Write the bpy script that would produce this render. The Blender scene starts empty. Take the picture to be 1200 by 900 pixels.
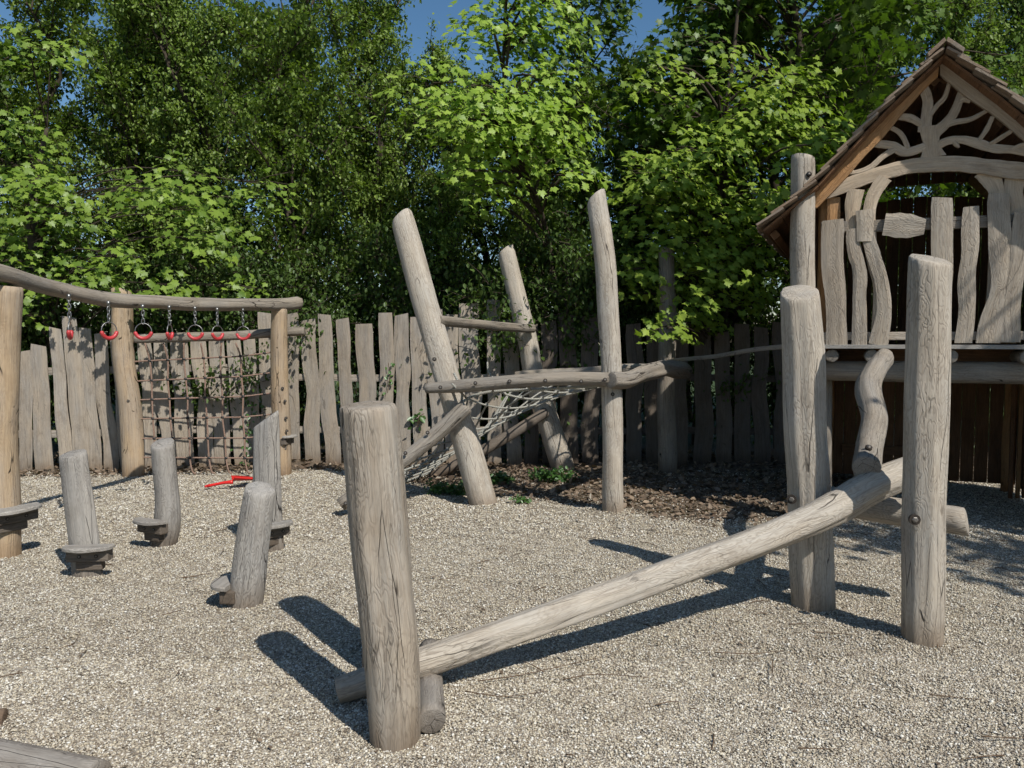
import bpy, math, random
import numpy as np
from mathutils import Vector, Matrix, noise
R = math.radians
random.seed(7); rng = np.random.default_rng(7)
sc = bpy.context.scene; C = sc.collection

# ------------------------------------------------------------------ camera
CAM = Vector((0, 0, 1.6)); PIT = math.atan(50/900)
cd = bpy.data.cameras.new('camera'); cam = bpy.data.objects.new('camera', cd); C.objects.link(cam)
cam.location = CAM; cam.rotation_euler = (R(90)-PIT, 0, 0)
cd.sensor_width = 36; cd.lens = 27.0; cd.clip_end = 600; cd.clip_start = .05
sc.camera = cam
FW = Vector((0, math.cos(PIT), -math.sin(PIT))); UP = Vector((0, math.sin(PIT), math.cos(PIT)))
def ray(px, py): return FW + UP*(-(py-450)/900) + Vector(((px-600)/900, 0, 0))
def at(px, py, Y): d = ray(px, py); return CAM + d*(Y/d.y)
def gr(px, py, z=0.0): d = ray(px, py); return CAM + d*((z-CAM.z)/d.z)
def onv(px, py, A, B):            # a point of the vertical plane through A and B
    n = Vector((B.y-A.y, -(B.x-A.x), 0)); d = ray(px, py)
    return CAM + d*((A-CAM).dot(n)/d.dot(n))

# ------------------------------------------------------------------ sun, sky
AZ = Vector((0.565, -0.825, 0)).normalized(); EL = R(47)
SUN = Vector((AZ.x*math.cos(EL), AZ.y*math.cos(EL), math.sin(EL)))
ld = bpy.data.lights.new('sun', 'SUN'); lo = bpy.data.objects.new('sun', ld); C.objects.link(lo)
ld.energy = 5.0; ld.angle = R(.53); ld.color = (1, .96, .885)
lo.rotation_euler = SUN.to_track_quat('Z', 'Y').to_euler()
w = bpy.data.worlds.new('World'); sc.world = w; w.use_nodes = True
nt = w.node_tree; sk = nt.nodes.new('ShaderNodeTexSky'); sk.sky_type = 'NISHITA'; sk.sun_disc = False
sk.sun_elevation = EL; sk.sun_rotation = math.atan2(SUN.x, SUN.y); sk.air_density = 1.0; sk.dust_density = .4; sk.ozone_density = 1.6
bg = nt.nodes['Background']; bg.inputs[1].default_value = .10
hsv = nt.nodes.new('ShaderNodeHueSaturation'); hsv.inputs['Hue'].default_value = .496; hsv.inputs['Saturation'].default_value = 1.2; nt.links.new(sk.outputs[0], hsv.inputs['Color']); nt.links.new(hsv.outputs[0], bg.inputs[0])
sc.view_settings.view_transform = 'Standard'; sc.view_settings.look = 'None'; sc.view_settings.exposure = 0

# ------------------------------------------------------------------ naming helpers
def tag(o, label=None, cat=None, group=None, kind=None):
    if label: o['label'] = label
    if cat: o['category'] = cat
    if group: o['group'] = group
    if kind: o['kind'] = kind
    return o
def thing(name, loc, label, cat, group=None):
    o = bpy.data.objects.new(name, None); C.objects.link(o); o.location = loc; o.empty_display_size = .2
    return tag(o, label, cat, group)
def link(name, me, mat=None, parent=None):
    if mat and not me.materials: me.materials.append(mat)
    o = bpy.data.objects.new(name, me); C.objects.link(o)
    if parent:
        o.parent = parent
        q = Vector((0, 0, 0)); p = parent
        while p: q += Vector(p.location); p = p.parent
        o.location = -q
    return o

# ------------------------------------------------------------------ materials
class NT:
    def __init__(s, name):
        s.m = bpy.data.materials.new(name); s.m.use_nodes = True; s.t = s.m.node_tree; s.t.nodes.clear()
    def n(s, typ, **kw):
        nd = s.t.nodes.new(typ)
        for k, v in kw.items():
            if k.startswith('i_'):
                key = k[2:]; key = int(key) if key.isdigit() else key.replace('_', ' ')
                if hasattr(v, 'is_linked') or isinstance(v, bpy.types.NodeSocket): s.t.links.new(v, nd.inputs[key])
                else: nd.inputs[key].default_value = v
            else: setattr(nd, k, v)
        return nd
    def math(s, op, a, b=None, c=None, clamp=False):
        nd = s.n('ShaderNodeMath', operation=op, use_clamp=clamp)
        for i, x in enumerate((a, b, c)):
            if x is None: continue
            if isinstance(x, bpy.types.NodeSocket): s.t.links.new(x, nd.inputs[i])
            else: nd.inputs[i].default_value = x
        return nd.outputs[0]
    def vmul(s, a, v):
        nd = s.n('ShaderNodeVectorMath', operation='MULTIPLY'); s.t.links.new(a, nd.inputs[0]); nd.inputs[1].default_value = v; return nd.outputs[0]
    def mix(s, f, a, b, bt='MIX'):
        nd = s.n('ShaderNodeMix', data_type='RGBA', blend_type=bt)
        for i, x in ((0, f), (6, a), (7, b)):
            if isinstance(x, bpy.types.NodeSocket): s.t.links.new(x, nd.inputs[i])
            else: nd.inputs[i].default_value = (*x, 1) if isinstance(x, tuple) and len(x) == 3 else x
        return nd.outputs[2]
    def ramp(s, f, lo, hi, a=0.0, b=1.0):
        nd = s.n('ShaderNodeMapRange', clamp=True); s.t.links.new(f, nd.inputs[0])
        for i, x in zip((1, 2, 3, 4), (lo, hi, a, b)): nd.inputs[i].default_value = x
        return nd.outputs[0]
    def noise(s, v, scale=5, det=3, rough=.55, dist=0):
        nd = s.n('ShaderNodeTexNoise', i_Scale=scale, i_Detail=det, i_Roughness=rough, i_Distortion=dist); s.t.links.new(v, nd.inputs['Vector']); return nd.outputs[0]
    def out(s, sh): o = s.n('ShaderNodeOutputMaterial'); s.t.links.new(sh, o.inputs[0]); return s.m

def wood(name, c1, c2, dark, ring=.010, ringamp=.75, crack=1.0, wander=.17, rough=.85, spec=.25):
    s = NT(name)
    gc = s.n('ShaderNodeAttribute', attribute_name='gc').outputs['Vector']
    big = s.noise(s.vmul(gc, (5, 5, 1.3)), 1.6, 3)
    col = s.mix(s.ramp(big, .36, .64), c1, c2)
    # fine fibre
    fib = s.noise(s.vmul(gc, (70, 70, 3.2)), 1, 4, .65)
    fib2 = s.noise(s.vmul(gc, (230, 230, 9)), 1, 2, .6)
    # growth layers
    sep = s.n('ShaderNodeSeparateXYZ'); s.t.links.new(gc, sep.inputs[0])
    rad = s.math('SQRT', s.math('ADD', s.math('MULTIPLY', sep.outputs[0], sep.outputs[0]), s.math('MULTIPLY', sep.outputs[1], sep.outputs[1])))
    wn = s.noise(s.vmul(gc, (10, 10, 3.3)), 1, 3, .5)
    rr = s.math('ADD', rad, s.math('MULTIPLY', wn, wander))
    rg = s.math('SINE', s.math('MULTIPLY', rr, 6.2832/ring))
    rg = s.ramp(rg, -.1, .95)
    rg = s.math('MULTIPLY', rg, s.ramp(s.noise(s.vmul(gc, (9, 9, 2)), 1, 2), .34, .54, .15, 1))
    col = s.mix(s.math('MULTIPLY', rg, ringamp), col, s.mix(.6, col, dark))
    col = s.mix(s.ramp(fib, .42, .72, 0, .55), col, dark)
    col = s.mix(s.ramp(fib2, .35, .75, 0, .35), col, tuple(min(1, x*1.5) for x in c1))
    # drying cracks: thin lines that run with the grain
    wv = s.n('ShaderNodeVectorMath', operation='ADD')
    s.t.links.new(s.vmul(gc, (15, 15, .8)), wv.inputs[0])
    nv = s.n('ShaderNodeTexNoise', i_Scale=3.0, i_Detail=3.0); s.t.links.new(gc, nv.inputs['Vector'])
    s.t.links.new(s.vmul(nv.outputs['Color'], (.45, .45, .25)), wv.inputs[1])
    vo = s.n('ShaderNodeTexVoronoi', feature='DISTANCE_TO_EDGE', i_Scale=1.0); s.t.links.new(wv.outputs[0], vo.inputs['Vector'])
    cm = s.ramp(s.noise(s.vmul(gc, (6, 6, .9)), 1.3, 2), .47, .56)
    cr = s.math('MULTIPLY', s.ramp(vo.outputs['Distance'], .003, .016, 1, 0), cm)
    vo2 = s.n('ShaderNodeTexVoronoi', feature='DISTANCE_TO_EDGE', i_Scale=3.1); s.t.links.new(wv.outputs[0], vo2.inputs['Vector'])
    cm2 = s.ramp(s.noise(s.vmul(gc, (11, 11, 2)), 1.0, 2), .5, .6, 0, .5)
    cr = s.math('MAXIMUM', cr, s.math('MULTIPLY', s.ramp(vo2.outputs['Distance'], .004, .028, 1, 0), cm2))
    cr = s.math('MULTIPLY', cr, crack, clamp=True)
    col = s.mix(cr, col, tuple(x*.22 for x in dark))
    # small knots
    kn = s.n('ShaderNodeTexVoronoi', feature='F1', i_Scale=1.0); s.t.links.new(s.vmul(gc, (5, 5, 2.1)), kn.inputs['Vector'])
    kk = s.ramp(kn.outputs['Distance'], .03, .07, .7, 0)
    col = s.mix(kk, col, dark)
    rnd = s.n('ShaderNodeObjectInfo').outputs['Random']
    col = s.mix(s.ramp(rnd, 0, 1, 0, .42), col, s.mix(1.0, col, (.62, .60, .58), 'MULTIPLY'))
    st_ = s.ramp(s.noise(s.vmul(gc, (3, 3, 2.2)), 1.7, 4, .65), .50, .72, 0, .5)
    col = s.mix(st_, col, s.mix(1.0, col, (.60, .56, .52), 'MULTIPLY'))
    pz = s.n('ShaderNodeSeparateXYZ'); s.t.links.new(s.n('ShaderNodeNewGeometry').outputs['Position'], pz.inputs[0])
    dz = s.math('ADD', pz.outputs[2], s.math('MULTIPLY', s.noise(s.vmul(gc, (12, 12, 8)), 1, 3), .12))
    col = s.mix(s.ramp(dz, .05, .24, .75, 0), col, s.mix(1.0, col, (.50, .40, .31), 'MULTIPLY'))
    h = s.math('SUBTRACT', s.math('ADD', s.math('MULTIPLY', fib, .5), s.math('MULTIPLY', rg, -.35)), s.math('MULTIPLY', cr, 1.6))
    bp = s.n('ShaderNodeBump', i_Strength=.55, i_Distance=.006, i_Height=h)
    b = s.n('ShaderNodeBsdfPrincipled', i_Base_Color=col, i_Roughness=rough, i_Normal=bp.outputs[0]); b.inputs['Specular IOR Level'].default_value = spec
    return s.out(b.outputs[0])

W_MAIN = wood('weathered_oak', (.385, .325, .255), (.37, .345, .305), (.155, .122, .092))
W_PALE = wood('pale_oak', (.44, .385, .315), (.41, .38, .335), (.18, .148, .115), crack=.9)
W_TAN = wood('tan_oak', (.43, .32, .205), (.36, .30, .235), (.17, .115, .07), ringamp=.35)
W_GREY = wood('grey_oak', (.345, .32, .285), (.30, .287, .268), (.115, .10, .088), ringamp=.95, ring=.0095, wander=.2)
W_BEAM = wood('grey_beam', (.29, .25, .20), (.24, .222, .197), (.11, .085, .065), ringamp=.4)
W_FENCE = wood('fence_board', (.36, .305, .24), (.29, .268, .24), (.15, .122, .095), ring=.012, ringamp=.45, crack=.5)
W_FENCE_SHADE = wood('fence_board_shaded', (.155, .125, .098), (.125, .11, .095), (.06, .046, .035), ring=.012, ringamp=.45, crack=.5)  # darkened fence_board: shade painted into the right fence and rear net rail
W_HONEY = wood('honey_timber', (.46, .255, .115), (.38, .235, .125), (.15, .07, .028), ring=.012, ringamp=.4, crack=.35)
W_BROWN = wood('brown_cladding', (.24, .13, .068), (.17, .10, .06), (.07, .035, .02), ring=.012, ringamp=.4, crack=.3)
W_SHAKE = wood('roof_shake', (.30, .215, .15), (.27, .235, .195), (.10, .065, .042), ring=.012, ringamp=.4, crack=.4)
W_CARVE = wood('carved_timber', (.50, .40, .295), (.44, .37, .29), (.22, .165, .115), ring=.014, ringamp=.25, crack=.25)

def simple(name, col, rough=.5, metal=0, noise_amt=.25, scale=40, bump=0, spec=.5):
    s = NT(name); tc = s.n('ShaderNodeTexCoord').outputs['Object']
    nz = s.noise(tc, scale, 4)
    c = s.mix(s.ramp(nz, .3, .7, 0, noise_amt), col, tuple(x*.45 for x in col))
    b = s.n('ShaderNodeBsdfPrincipled', i_Base_Color=c, i_Roughness=rough, i_Metallic=metal); b.inputs['Specular IOR Level'].default_value = spec
    if bump:
        bp = s.n('ShaderNodeBump', i_Strength=bump, i_Distance=.003, i_Height=nz); s.t.links.new(bp.outputs[0], b.inputs['Normal'])
    return s.out(b.outputs[0])
M_STEEL = simple('galvanised_steel', (.30, .30, .29), .38, .9, .4)
M_RINGSTEEL = simple('ring_steel', (.30, .30, .29), .45, .8, .5)
M_BOLT = simple('bolt_steel', (.22, .2, .18), .5, .7, .5)
M_HOLE = simple('bolt_recess', (.03, .022, .016), .9, 0, .3)
M_RED = simple('red_plastic', (.50, .045, .05), .42, 0, .35, 25)
M_REDTOY = simple('red_toy_plastic', (.62, .022, .018), .3, 0, .1, 12)
M_BLACK = simple('black_clamp', (.025, .024, .023), .5)
def rope_mat(name, c, tw=.02):
    s = NT(name); gc = s.n('ShaderNodeAttribute', attribute_name='gc').outputs['Vector']
    sep = s.n('ShaderNodeSeparateXYZ'); s.t.links.new(gc, sep.inputs[0])
    ang = s.math('ARCTAN2', sep.outputs[1], sep.outputs[0])
    wv = s.math('SINE', s.math('ADD', s.math('MULTIPLY', ang, 3), s.math('MULTIPLY', sep.outputs[2], 6.28/tw)))
    f = s.ramp(wv, -1, .2)
    nz = s.noise(gc, 60, 3)
    col = s.mix(f, tuple(x*.4 for x in c), c); col = s.mix(s.ramp(nz, .4, .7, 0, .4), col, tuple(x*.5 for x in c))
    bp = s.n('ShaderNodeBump', i_Strength=.8, i_Distance=.004, i_Height=f)
    b = s.n('ShaderNodeBsdfPrincipled', i_Base_Color=col, i_Roughness=.9, i_Normal=bp.outputs[0])
    return s.out(b.outputs[0])
M_ROPE = rope_mat('grey_rope', (.42, .41, .36))
M_ROPE2 = rope_mat('tan_rope', (.36, .235, .175), .012)

def leaf_mat(name, c_lo, c_hi, trans=.35, gloss=.06):
    s = NT(name)
    lv = s.n('ShaderNodeAttribute', attribute_name='lv').outputs['Fac']
    tc = s.n('ShaderNodeTexCoord').outputs['Object']
    col = s.mix(lv, c_lo, c_hi)
    col = s.mix(s.ramp(s.noise(tc, 1.1, 2), .35, .65, 0, .35), col, c_lo)
    d = s.n('ShaderNodeBsdfDiffuse', i_Color=col)
    tr = s.n('ShaderNodeBsdfTranslucent', i_Color=s.mix(1.0, col, (1.0, 1.15, .35), 'MULTIPLY'))
    m = s.n('ShaderNodeMixShader'); m.inputs[0].default_value = trans
    s.t.links.new(d.outputs[0], m.inputs[1]); s.t.links.new(tr.outputs[0], m.inputs[2])
    g = s.n('ShaderNodeBsdfGlossy', i_Roughness=.42, i_Color=(.8, .85, .8, 1)); m2 = s.n('ShaderNodeMixShader'); m2.inputs[0].default_value = gloss
    s.t.links.new(m.outputs[0], m2.inputs[1]); s.t.links.new(g.outputs[0], m2.inputs[2])
    return s.out(m2.outputs[0])
L_SMALL = leaf_mat('small_leaf', (.09, .15, .03), (.275, .365, .085), .36, .02)
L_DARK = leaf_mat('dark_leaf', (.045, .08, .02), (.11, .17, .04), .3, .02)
L_MAPLE = leaf_mat('maple_leaf', (.14, .22, .028), (.34, .44, .07), .38, .015)
L_BRIGHT = leaf_mat('maple_leaf_bright', (.19, .30, .038), (.38, .51, .09), .40, .02)
L_MID = leaf_mat('maple_leaf_left', (.10, .175, .022), (.29, .40, .065), .38, .02)
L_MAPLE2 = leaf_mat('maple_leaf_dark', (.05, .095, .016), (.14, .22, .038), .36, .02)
L_WEED = leaf_mat('weed_leaf', (.04, .10, .02), (.09, .19, .04), .3)
L_DRY = leaf_mat('dry_leaf', (.09, .06, .042), (.33, .25, .18), .1, .03)
M_BARK = simple('bark', (.075, .06, .045), .95, 0, .6, 14, .8, .1)
M_TWIG = simple('dry_twig', (.13, .085, .055), .9, 0, .4, 30, 0, .1)

# ------------------------------------------------------------------ mesh helpers
def mesh(name, V, F, gc=None, smooth=True):
    me = bpy.data.meshes.new(name); me.from_pydata([tuple(v) for v in V], [], F); me.update()
    if smooth: me.polygons.foreach_set('use_smooth', [True]*len(me.polygons))
    if gc is not None:
        a = me.attributes.new('gc', 'FLOAT_VECTOR', 'POINT'); a.data.foreach_set('vector', np.array(gc, dtype=np.float32).ravel())
    return me
def catmull(P, n):
    P = [Vector(p) for p in P]
    if len(P) == 2: return [P[0].lerp(P[1], i/(n-1)) for i in range(n)]
    Q = [P[0]*2-P[1]] + P + [P[-1]*2-P[-2]]; out = []
    m = len(P)-1
    for i in range(n):
        t = i/(n-1)*m; k = min(int(t), m-1); u = t-k; a, b, c, d = Q[k:k+4]
        out.append(.5*((2*b)+(c-a)*u+(2*a-5*b+4*c-d)*u*u+(3*b-a-3*c+d)*u**3))
    return out
def lerpl(L, t):
    x = t*(len(L)-1); k = min(int(x), len(L)-2); return L[k]*(1-(x-k))+L[k+1]*(x-k)
def log_mesh(name, P, rad, seed=0, seg=28, step=.05, lump=.05, slant0=(0, 0), slant1=(0, 0), flat=1.0, facet=.04, bevel=.12, wob=.012):
    """debarked log along P; rad = list of radii; slant: tilt of the cut (x, y per metre of radius)."""
    Ln = sum((Vector(P[i+1])-Vector(P[i])).length for i in range(len(P)-1))
    n = max(6, int(Ln/step)); path = catmull(P, n)
    off = Vector((seed*7.31, seed*3.77, seed*5.13)); V = []; G = []; F = []
    T0 = (path[1]-path[0]).normalized(); ref = Vector((0, 0, 1)) if abs(T0.z) < .8 else Vector((0, 1, 0))
    X = T0.cross(ref).normalized(); cum = 0; prev = path[0]; fr = []
    for i, p in enumerate(path):
        T = (path[min(i+1, n-1)]-path[max(i-1, 0)]).normalized()
        X = (X-T*X.dot(T)).normalized(); Y = T.cross(X); cum += (p-prev).length; prev = p
        s = 0 if wob == 0 else 1
        w1 = Vector((noise.noise(off+Vector((cum*1.7, 0, 9))), noise.noise(off+Vector((cum*1.7, 5, 0))), 0))*wob*s
        fr.append((p+X*w1.x+Y*w1.y, X.copy(), Y.copy(), T, cum))
    def ring(p, X, Y, T, cum, r, sc_, push, sl):
        base = len(V)
        for k in range(seg):
            a = 2*math.pi*k/seg; ca, sa = math.cos(a), math.sin(a)
            nz = noise.noise(off+Vector((ca*1.1, sa*1.1, cum*1.6)))*lump*1.6
            fc = noise.noise(off+Vector((ca*2.6, sa*2.6, cum*.55+20)))*facet*1.6
            f2 = noise.noise(off+Vector((ca*5, sa*5, cum*7)))*.012
            rr = r*(1+nz+fc+f2)*sc_
            x, y = ca*rr, sa*rr*flat
            d = push + (x*sl[0]+y*sl[1])
            V.append(p+X*x+Y*y+T*d); G.append((x+off.x*0+.012*math.sin(seed), y+.012*math.cos(seed*2.3), cum+d+seed*11.7))
        return base
    r0 = lerpl(rad, 0); r1 = lerpl(rad, 1); rings = []
    b = bevel
    for sc_, ps in ((.0, -.001), (.45, .0), (1-b, 0), (1-b*.3, r0*b*.35)):
        p, X, Y, T, c = fr[0]; rings.append(ring(p, X, Y, T, c, r0, sc_, ps, slant0))
    m0 = max(abs(slant0[0]), abs(slant0[1]))*r0; m1 = max(abs(slant1[0]), abs(slant1[1]))*r1
    tot = fr[-1][4]
    for i in range(n):
        p, X, Y, T, c = fr[i]
        if i in (0, n-1): continue
        if c < r0*b+.004 or c > tot-r1*b-.004: continue
        # ease the slant in near the ends so rings never cross
        k0 = max(0, 1-c/max(m0*2.5, .02)); k1 = max(0, 1-(tot-c)/max(m1*2.5, .02))
        sl = (slant0[0]*k0+slant1[0]*k1, slant0[1]*k0+slant1[1]*k1)
        rings.append(ring(p, X, Y, T, c, lerpl(rad, i/(n-1)), 1, 0, sl))
    for sc_, ps in ((1-b*.3, -r1*b*.35), (1-b, 0), (.45, .0), (.0, .001)):
        p, X, Y, T, c = fr[-1]; rings.append(ring(p, X, Y, T, c, r1, sc_, ps, slant1))
    for a, b2 in zip(rings[:-1], rings[1:]):
        for k in range(seg):
            k2 = (k+1) % seg; F.append((a+k, a+k2, b2+k2, b2+k))
    return mesh(name, V, F, G)
SEED = [0]
def log(name, P, rad, mat, parent=None, **kw):
    SEED[0] += 1
    kw.setdefault('seed', SEED[0])
    if not isinstance(rad, (list, tuple)): rad = [rad, rad]
    return link(name, log_mesh(name, P, list(rad), **kw), mat, parent)
class MB:
    def __init__(s): s.V = []; s.F = []; s.G = []
    def tube(s, P, r, seg=8, step=None, closed=False, cap=True, goff=0.0):
        P = [Vector(p) for p in P]; n = len(P); base0 = len(s.V)
        T0 = (P[1]-P[0]).normalized(); ref = Vector((0, 0, 1)) if abs(T0.z) < .8 else Vector((0, 1, 0)); X = T0.cross(ref).normalized(); cum = goff
        for i, p in enumerate(P):
            if closed: T = (P[(i+1) % n]-P[i-1]).normalized()
            else: T = (P[min(i+1, n-1)]-P[max(i-1, 0)]).normalized()
            X = (X-T*X.dot(T)).normalized(); Y = T.cross(X)
            if i: cum += (p-P[i-1]).length
            ri = r[i] if isinstance(r, (list, tuple)) else r
            for k in range(seg):
                a = 2*math.pi*k/seg; s.V.append(p+X*math.cos(a)*ri+Y*math.sin(a)*ri); s.G.append((math.cos(a)*ri, math.sin(a)*ri, cum))
        for i in range(n if closed else n-1):
            a = base0+i*seg; b = base0+((i+1) % n)*seg
            for k in range(seg):
                k2 = (k+1) % seg; s.F.append((a+k, a+k2, b+k2, b+k))
        if cap and not closed:
            s.F.append(tuple(base0+k for k in range(seg))[::-1]); s.F.append(tuple(base0+(n-1)*seg+k for k in range(seg)))
    def box(s, o, ax, ay, az, go=(0, 0, 0), grain=0):
        """box with corner o and edge vectors ax, ay, az; the grain runs along edge number `grain`"""
        o = Vector(o); b = len(s.V); E = [Vector(ax), Vector(ay), Vector(az)]
        L = [e.length for e in E]; order = [[1, 2, 0], [0, 2, 1], [0, 1, 2]][grain]
        for i in (0, 1):
            for j in (0, 1):
                for k in (0, 1):
                    s.V.append(o+E[0]*i+E[1]*j+E[2]*k)
                    q = (i*L[0], j*L[1], k*L[2]); s.G.append((q[order[0]]+go[0], q[order[1]]+go[1], q[order[2]]+go[2]))
        for f in ((0, 1, 3, 2), (4, 6, 7, 5), (0, 4, 5, 1), (2, 3, 7, 6), (0, 2, 6, 4), (1, 5, 7, 3)): s.F.append(tuple(b+q for q in f))
    def ball(s, c, r, n=6, sq=(1, 1, 1)):
        c = Vector(c); b = len(s.V); rings = n
        for i in range(rings+1):
            t = math.pi*i/rings
            for k in range(8):
                a = 2*math.pi*k/8; d = Vector((math.sin(t)*math.cos(a)*sq[0], math.sin(t)*math.sin(a)*sq[1], math.cos(t)*sq[2]))*r
                s.V.append(c+d); s.G.append(tuple(d))
        for i in range(rings):
            for k in range(8):
                k2 = (k+1) % 8; s.F.append((b+i*8+k, b+(i+1)*8+k, b+(i+1)*8+k2, b+i*8+k2))
    def build(s, name, mat, parent=None, smooth=True, bevel=0):
        me = mesh(name, s.V, s.F, s.G, smooth); o = link(name, me, mat, parent)
        if bevel:
            m = o.modifiers.new('bevel', 'BEVEL'); m.width = bevel; m.segments = 2; m.limit_method = 'ANGLE'; m.angle_limit = R(40)
        return o
def slab_mesh(name, outline_rows, nrm, th, seed=0):
    """wavy board: outline_rows = list of (left point, right point) bottom to top; nrm = facing direction; th = thickness"""
    V = []; G = []; F = []; nrm = Vector(nrm).normalized(); cum = 0; prevc = None; NC = 5
    rows = []
    for (a, b) in outline_rows:
        a = Vector(a); b = Vector(b); c = (a+b)/2
        if prevc is not None: cum += (c-prevc).length
        prevc = c; wd = (b-a).length; base = len(V)
        ch = .006
        pts = []
        for k in range(NC):
            u = k/(NC-1); pts.append((u, th/2 if 0 < k < NC-1 else th/2-ch))
        for k in range(NC-1, -1, -1):
            u = k/(NC-1); pts.append((u, -th/2 if 0 < k < NC-1 else -th/2+ch))
        for u, d in pts:
            bow = noise.noise(Vector((seed*3.1, u*2, cum*2)))*.006
            V.append(a.lerp(b, u)+nrm*(d+bow)); G.append((u*wd-wd*.4+.03*math.sin(seed), .055+d+.02*math.cos(seed*1.7), cum+seed*3.7))
        rows.append(base)
    m = NC*2
    for a, b in zip(rows[:-1], rows[1:]):
        for k in range(m):
            k2 = (k+1) % m; F.append((a+k, a+k2, b+k2, b+k))
    F.append(tuple(rows[0]+k for k in range(m))[::-1]); F.append(tuple(rows[-1]+k for k in range(m)))
    me = mesh(name, V, F, G, False)
    return me
def slab(name, L0, R0, L1, R1, nrm, th, mat, parent, seed, wav=.012, rows=12, skew=0):
    """board from bottom corners L0,R0 to top corners L1,R1 with wandering edges"""
    L0, R0, L1, R1 = map(Vector, (L0, R0, L1, R1)); out = []; ax = (R0-L0).normalized()
    hgt = (L1-L0).length
    for i in range(rows+1):
        t = i/rows; e = math.sin(math.pi*min(1, t*1.05))*.9+.1
        s_ = noise.noise(Vector((seed*2.3, t*hgt*1.5, 1)))*wav*3.0; l_ = noise.noise(Vector((seed*2.3, t*hgt*2.6, 7)))*wav; r_ = noise.noise(Vector((seed*2.3, t*hgt*2.6, 17)))*wav
        a = L0.lerp(L1, t)+ax*(s_+l_)*e; b = R0.lerp(R1, t)+ax*(s_+r_)*e
        if i == rows: a, b = a.lerp(b, .04), b.lerp(a, .04); a = a+Vector((0, 0, .006+skew)); b = b+Vector((0, 0, .006-skew))
        out.append((a, b))
    return link(name, slab_mesh(name, out, nrm, th, seed), mat, parent)

_boltmesh = {}
def bolt(parent, p, nrm, r=.017):
    """recessed bolt: dark counterbore ring with the steel head inside"""
    nrm = Vector(nrm).normalized()
    if 'h' not in _boltmesh:
        m = MB()
        m.tube([(0, 0, -.012), (0, 0, .0035)], .024, 20); _boltmesh['h'] = mesh('bolt_recess', m.V, m.F)
        m = MB(); m.tube([(0, 0, -.01), (0, 0, .0065), (0, 0, .009)], [.0135, .0135, .010], 6); m.tube([(0, 0, .008), (0, 0, .012)], .006, 10); _boltmesh['b'] = mesh('bolt', m.V, m.F)
        _boltmesh['h'].materials.append(M_HOLE); _boltmesh['b'].materials.append(M_BOLT)
    o = bpy.data.objects.new('bolt', _boltmesh['b']); C.objects.link(o); o.parent = parent
    q = Vector((0, 0, 0)); pp = parent
    while pp: q += Vector(pp.location); pp = pp.parent
    o.location = Vector(p)-q; o.rotation_euler = nrm.to_track_quat('Z', 'Y').to_euler(); o.scale = (r/.017,)*3
    if parent.parent is None or parent.parent.parent is None:
        if parent.parent is None:
            h = bpy.data.objects.new('bolt_recess', _boltmesh['h']); C.objects.link(h); h.parent = o
        else:
            o.data = _bolt_joined()
    return o
def _bolt_joined():
    if 'j' not in _boltmesh:
        V = []; F = []; mi = []
        for key, idx in (('h', 0), ('b', 1)):
            me = _boltmesh[key]; b = len(V); V += [v.co.copy() for v in me.vertices]
            for p in me.polygons: F.append(tuple(b+i for i in p.vertices)); mi.append(idx)
        me = mesh('bolt', V, F, None, False); me.materials.append(M_HOLE); me.materials.append(M_BOLT)
        me.polygons.foreach_set('material_index', mi); _boltmesh['j'] = me
    return _boltmesh['j']

# ------------------------------------------------------------------ ground
def litterf(x, y):
    """0 gravel .. 1 leaf litter"""
    yb = np.interp(x, [-9, -5, -3.2, -1.6, -.9, .3, 1.0, 1.6, 2.6, 4, 9], [9.0, 9.0, 9.5, 9.2, 8.2, 7.7, 7.25, 6.6, 6.9, 8.5, 9.5])
    return np.clip((y-yb)/.55+.5, 0, 1)
MOUND = [(-.47, 3.01), (1.77, 4.57), (2.16, 4.04), (-2.8, 5.0), (-2.55, 5.8), (-1.78, 5.7), (-1.62, 4.65), (-.2, 7.3), (.93, 7.2), (-3.75, 5.5), (-4.45, 9.0)]
def gh(x, y):
    return .016*np.sin(x*1.3+.5)*np.cos(y*1.1)+.010*np.sin(x*3.1+y*2.3)+.007*np.cos(x*5.3-y*4.1)+.005*np.sin(x*11+1+np.sin(y*5))*np.sin(y*9+np.cos(x*4))+.004*np.sin(x*19+y*7)*np.cos(y*17-x*5)-.012+sum(.022*np.exp(-((x-a)**2+(y-b)**2)/.045) for a, b in MOUND)
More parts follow.
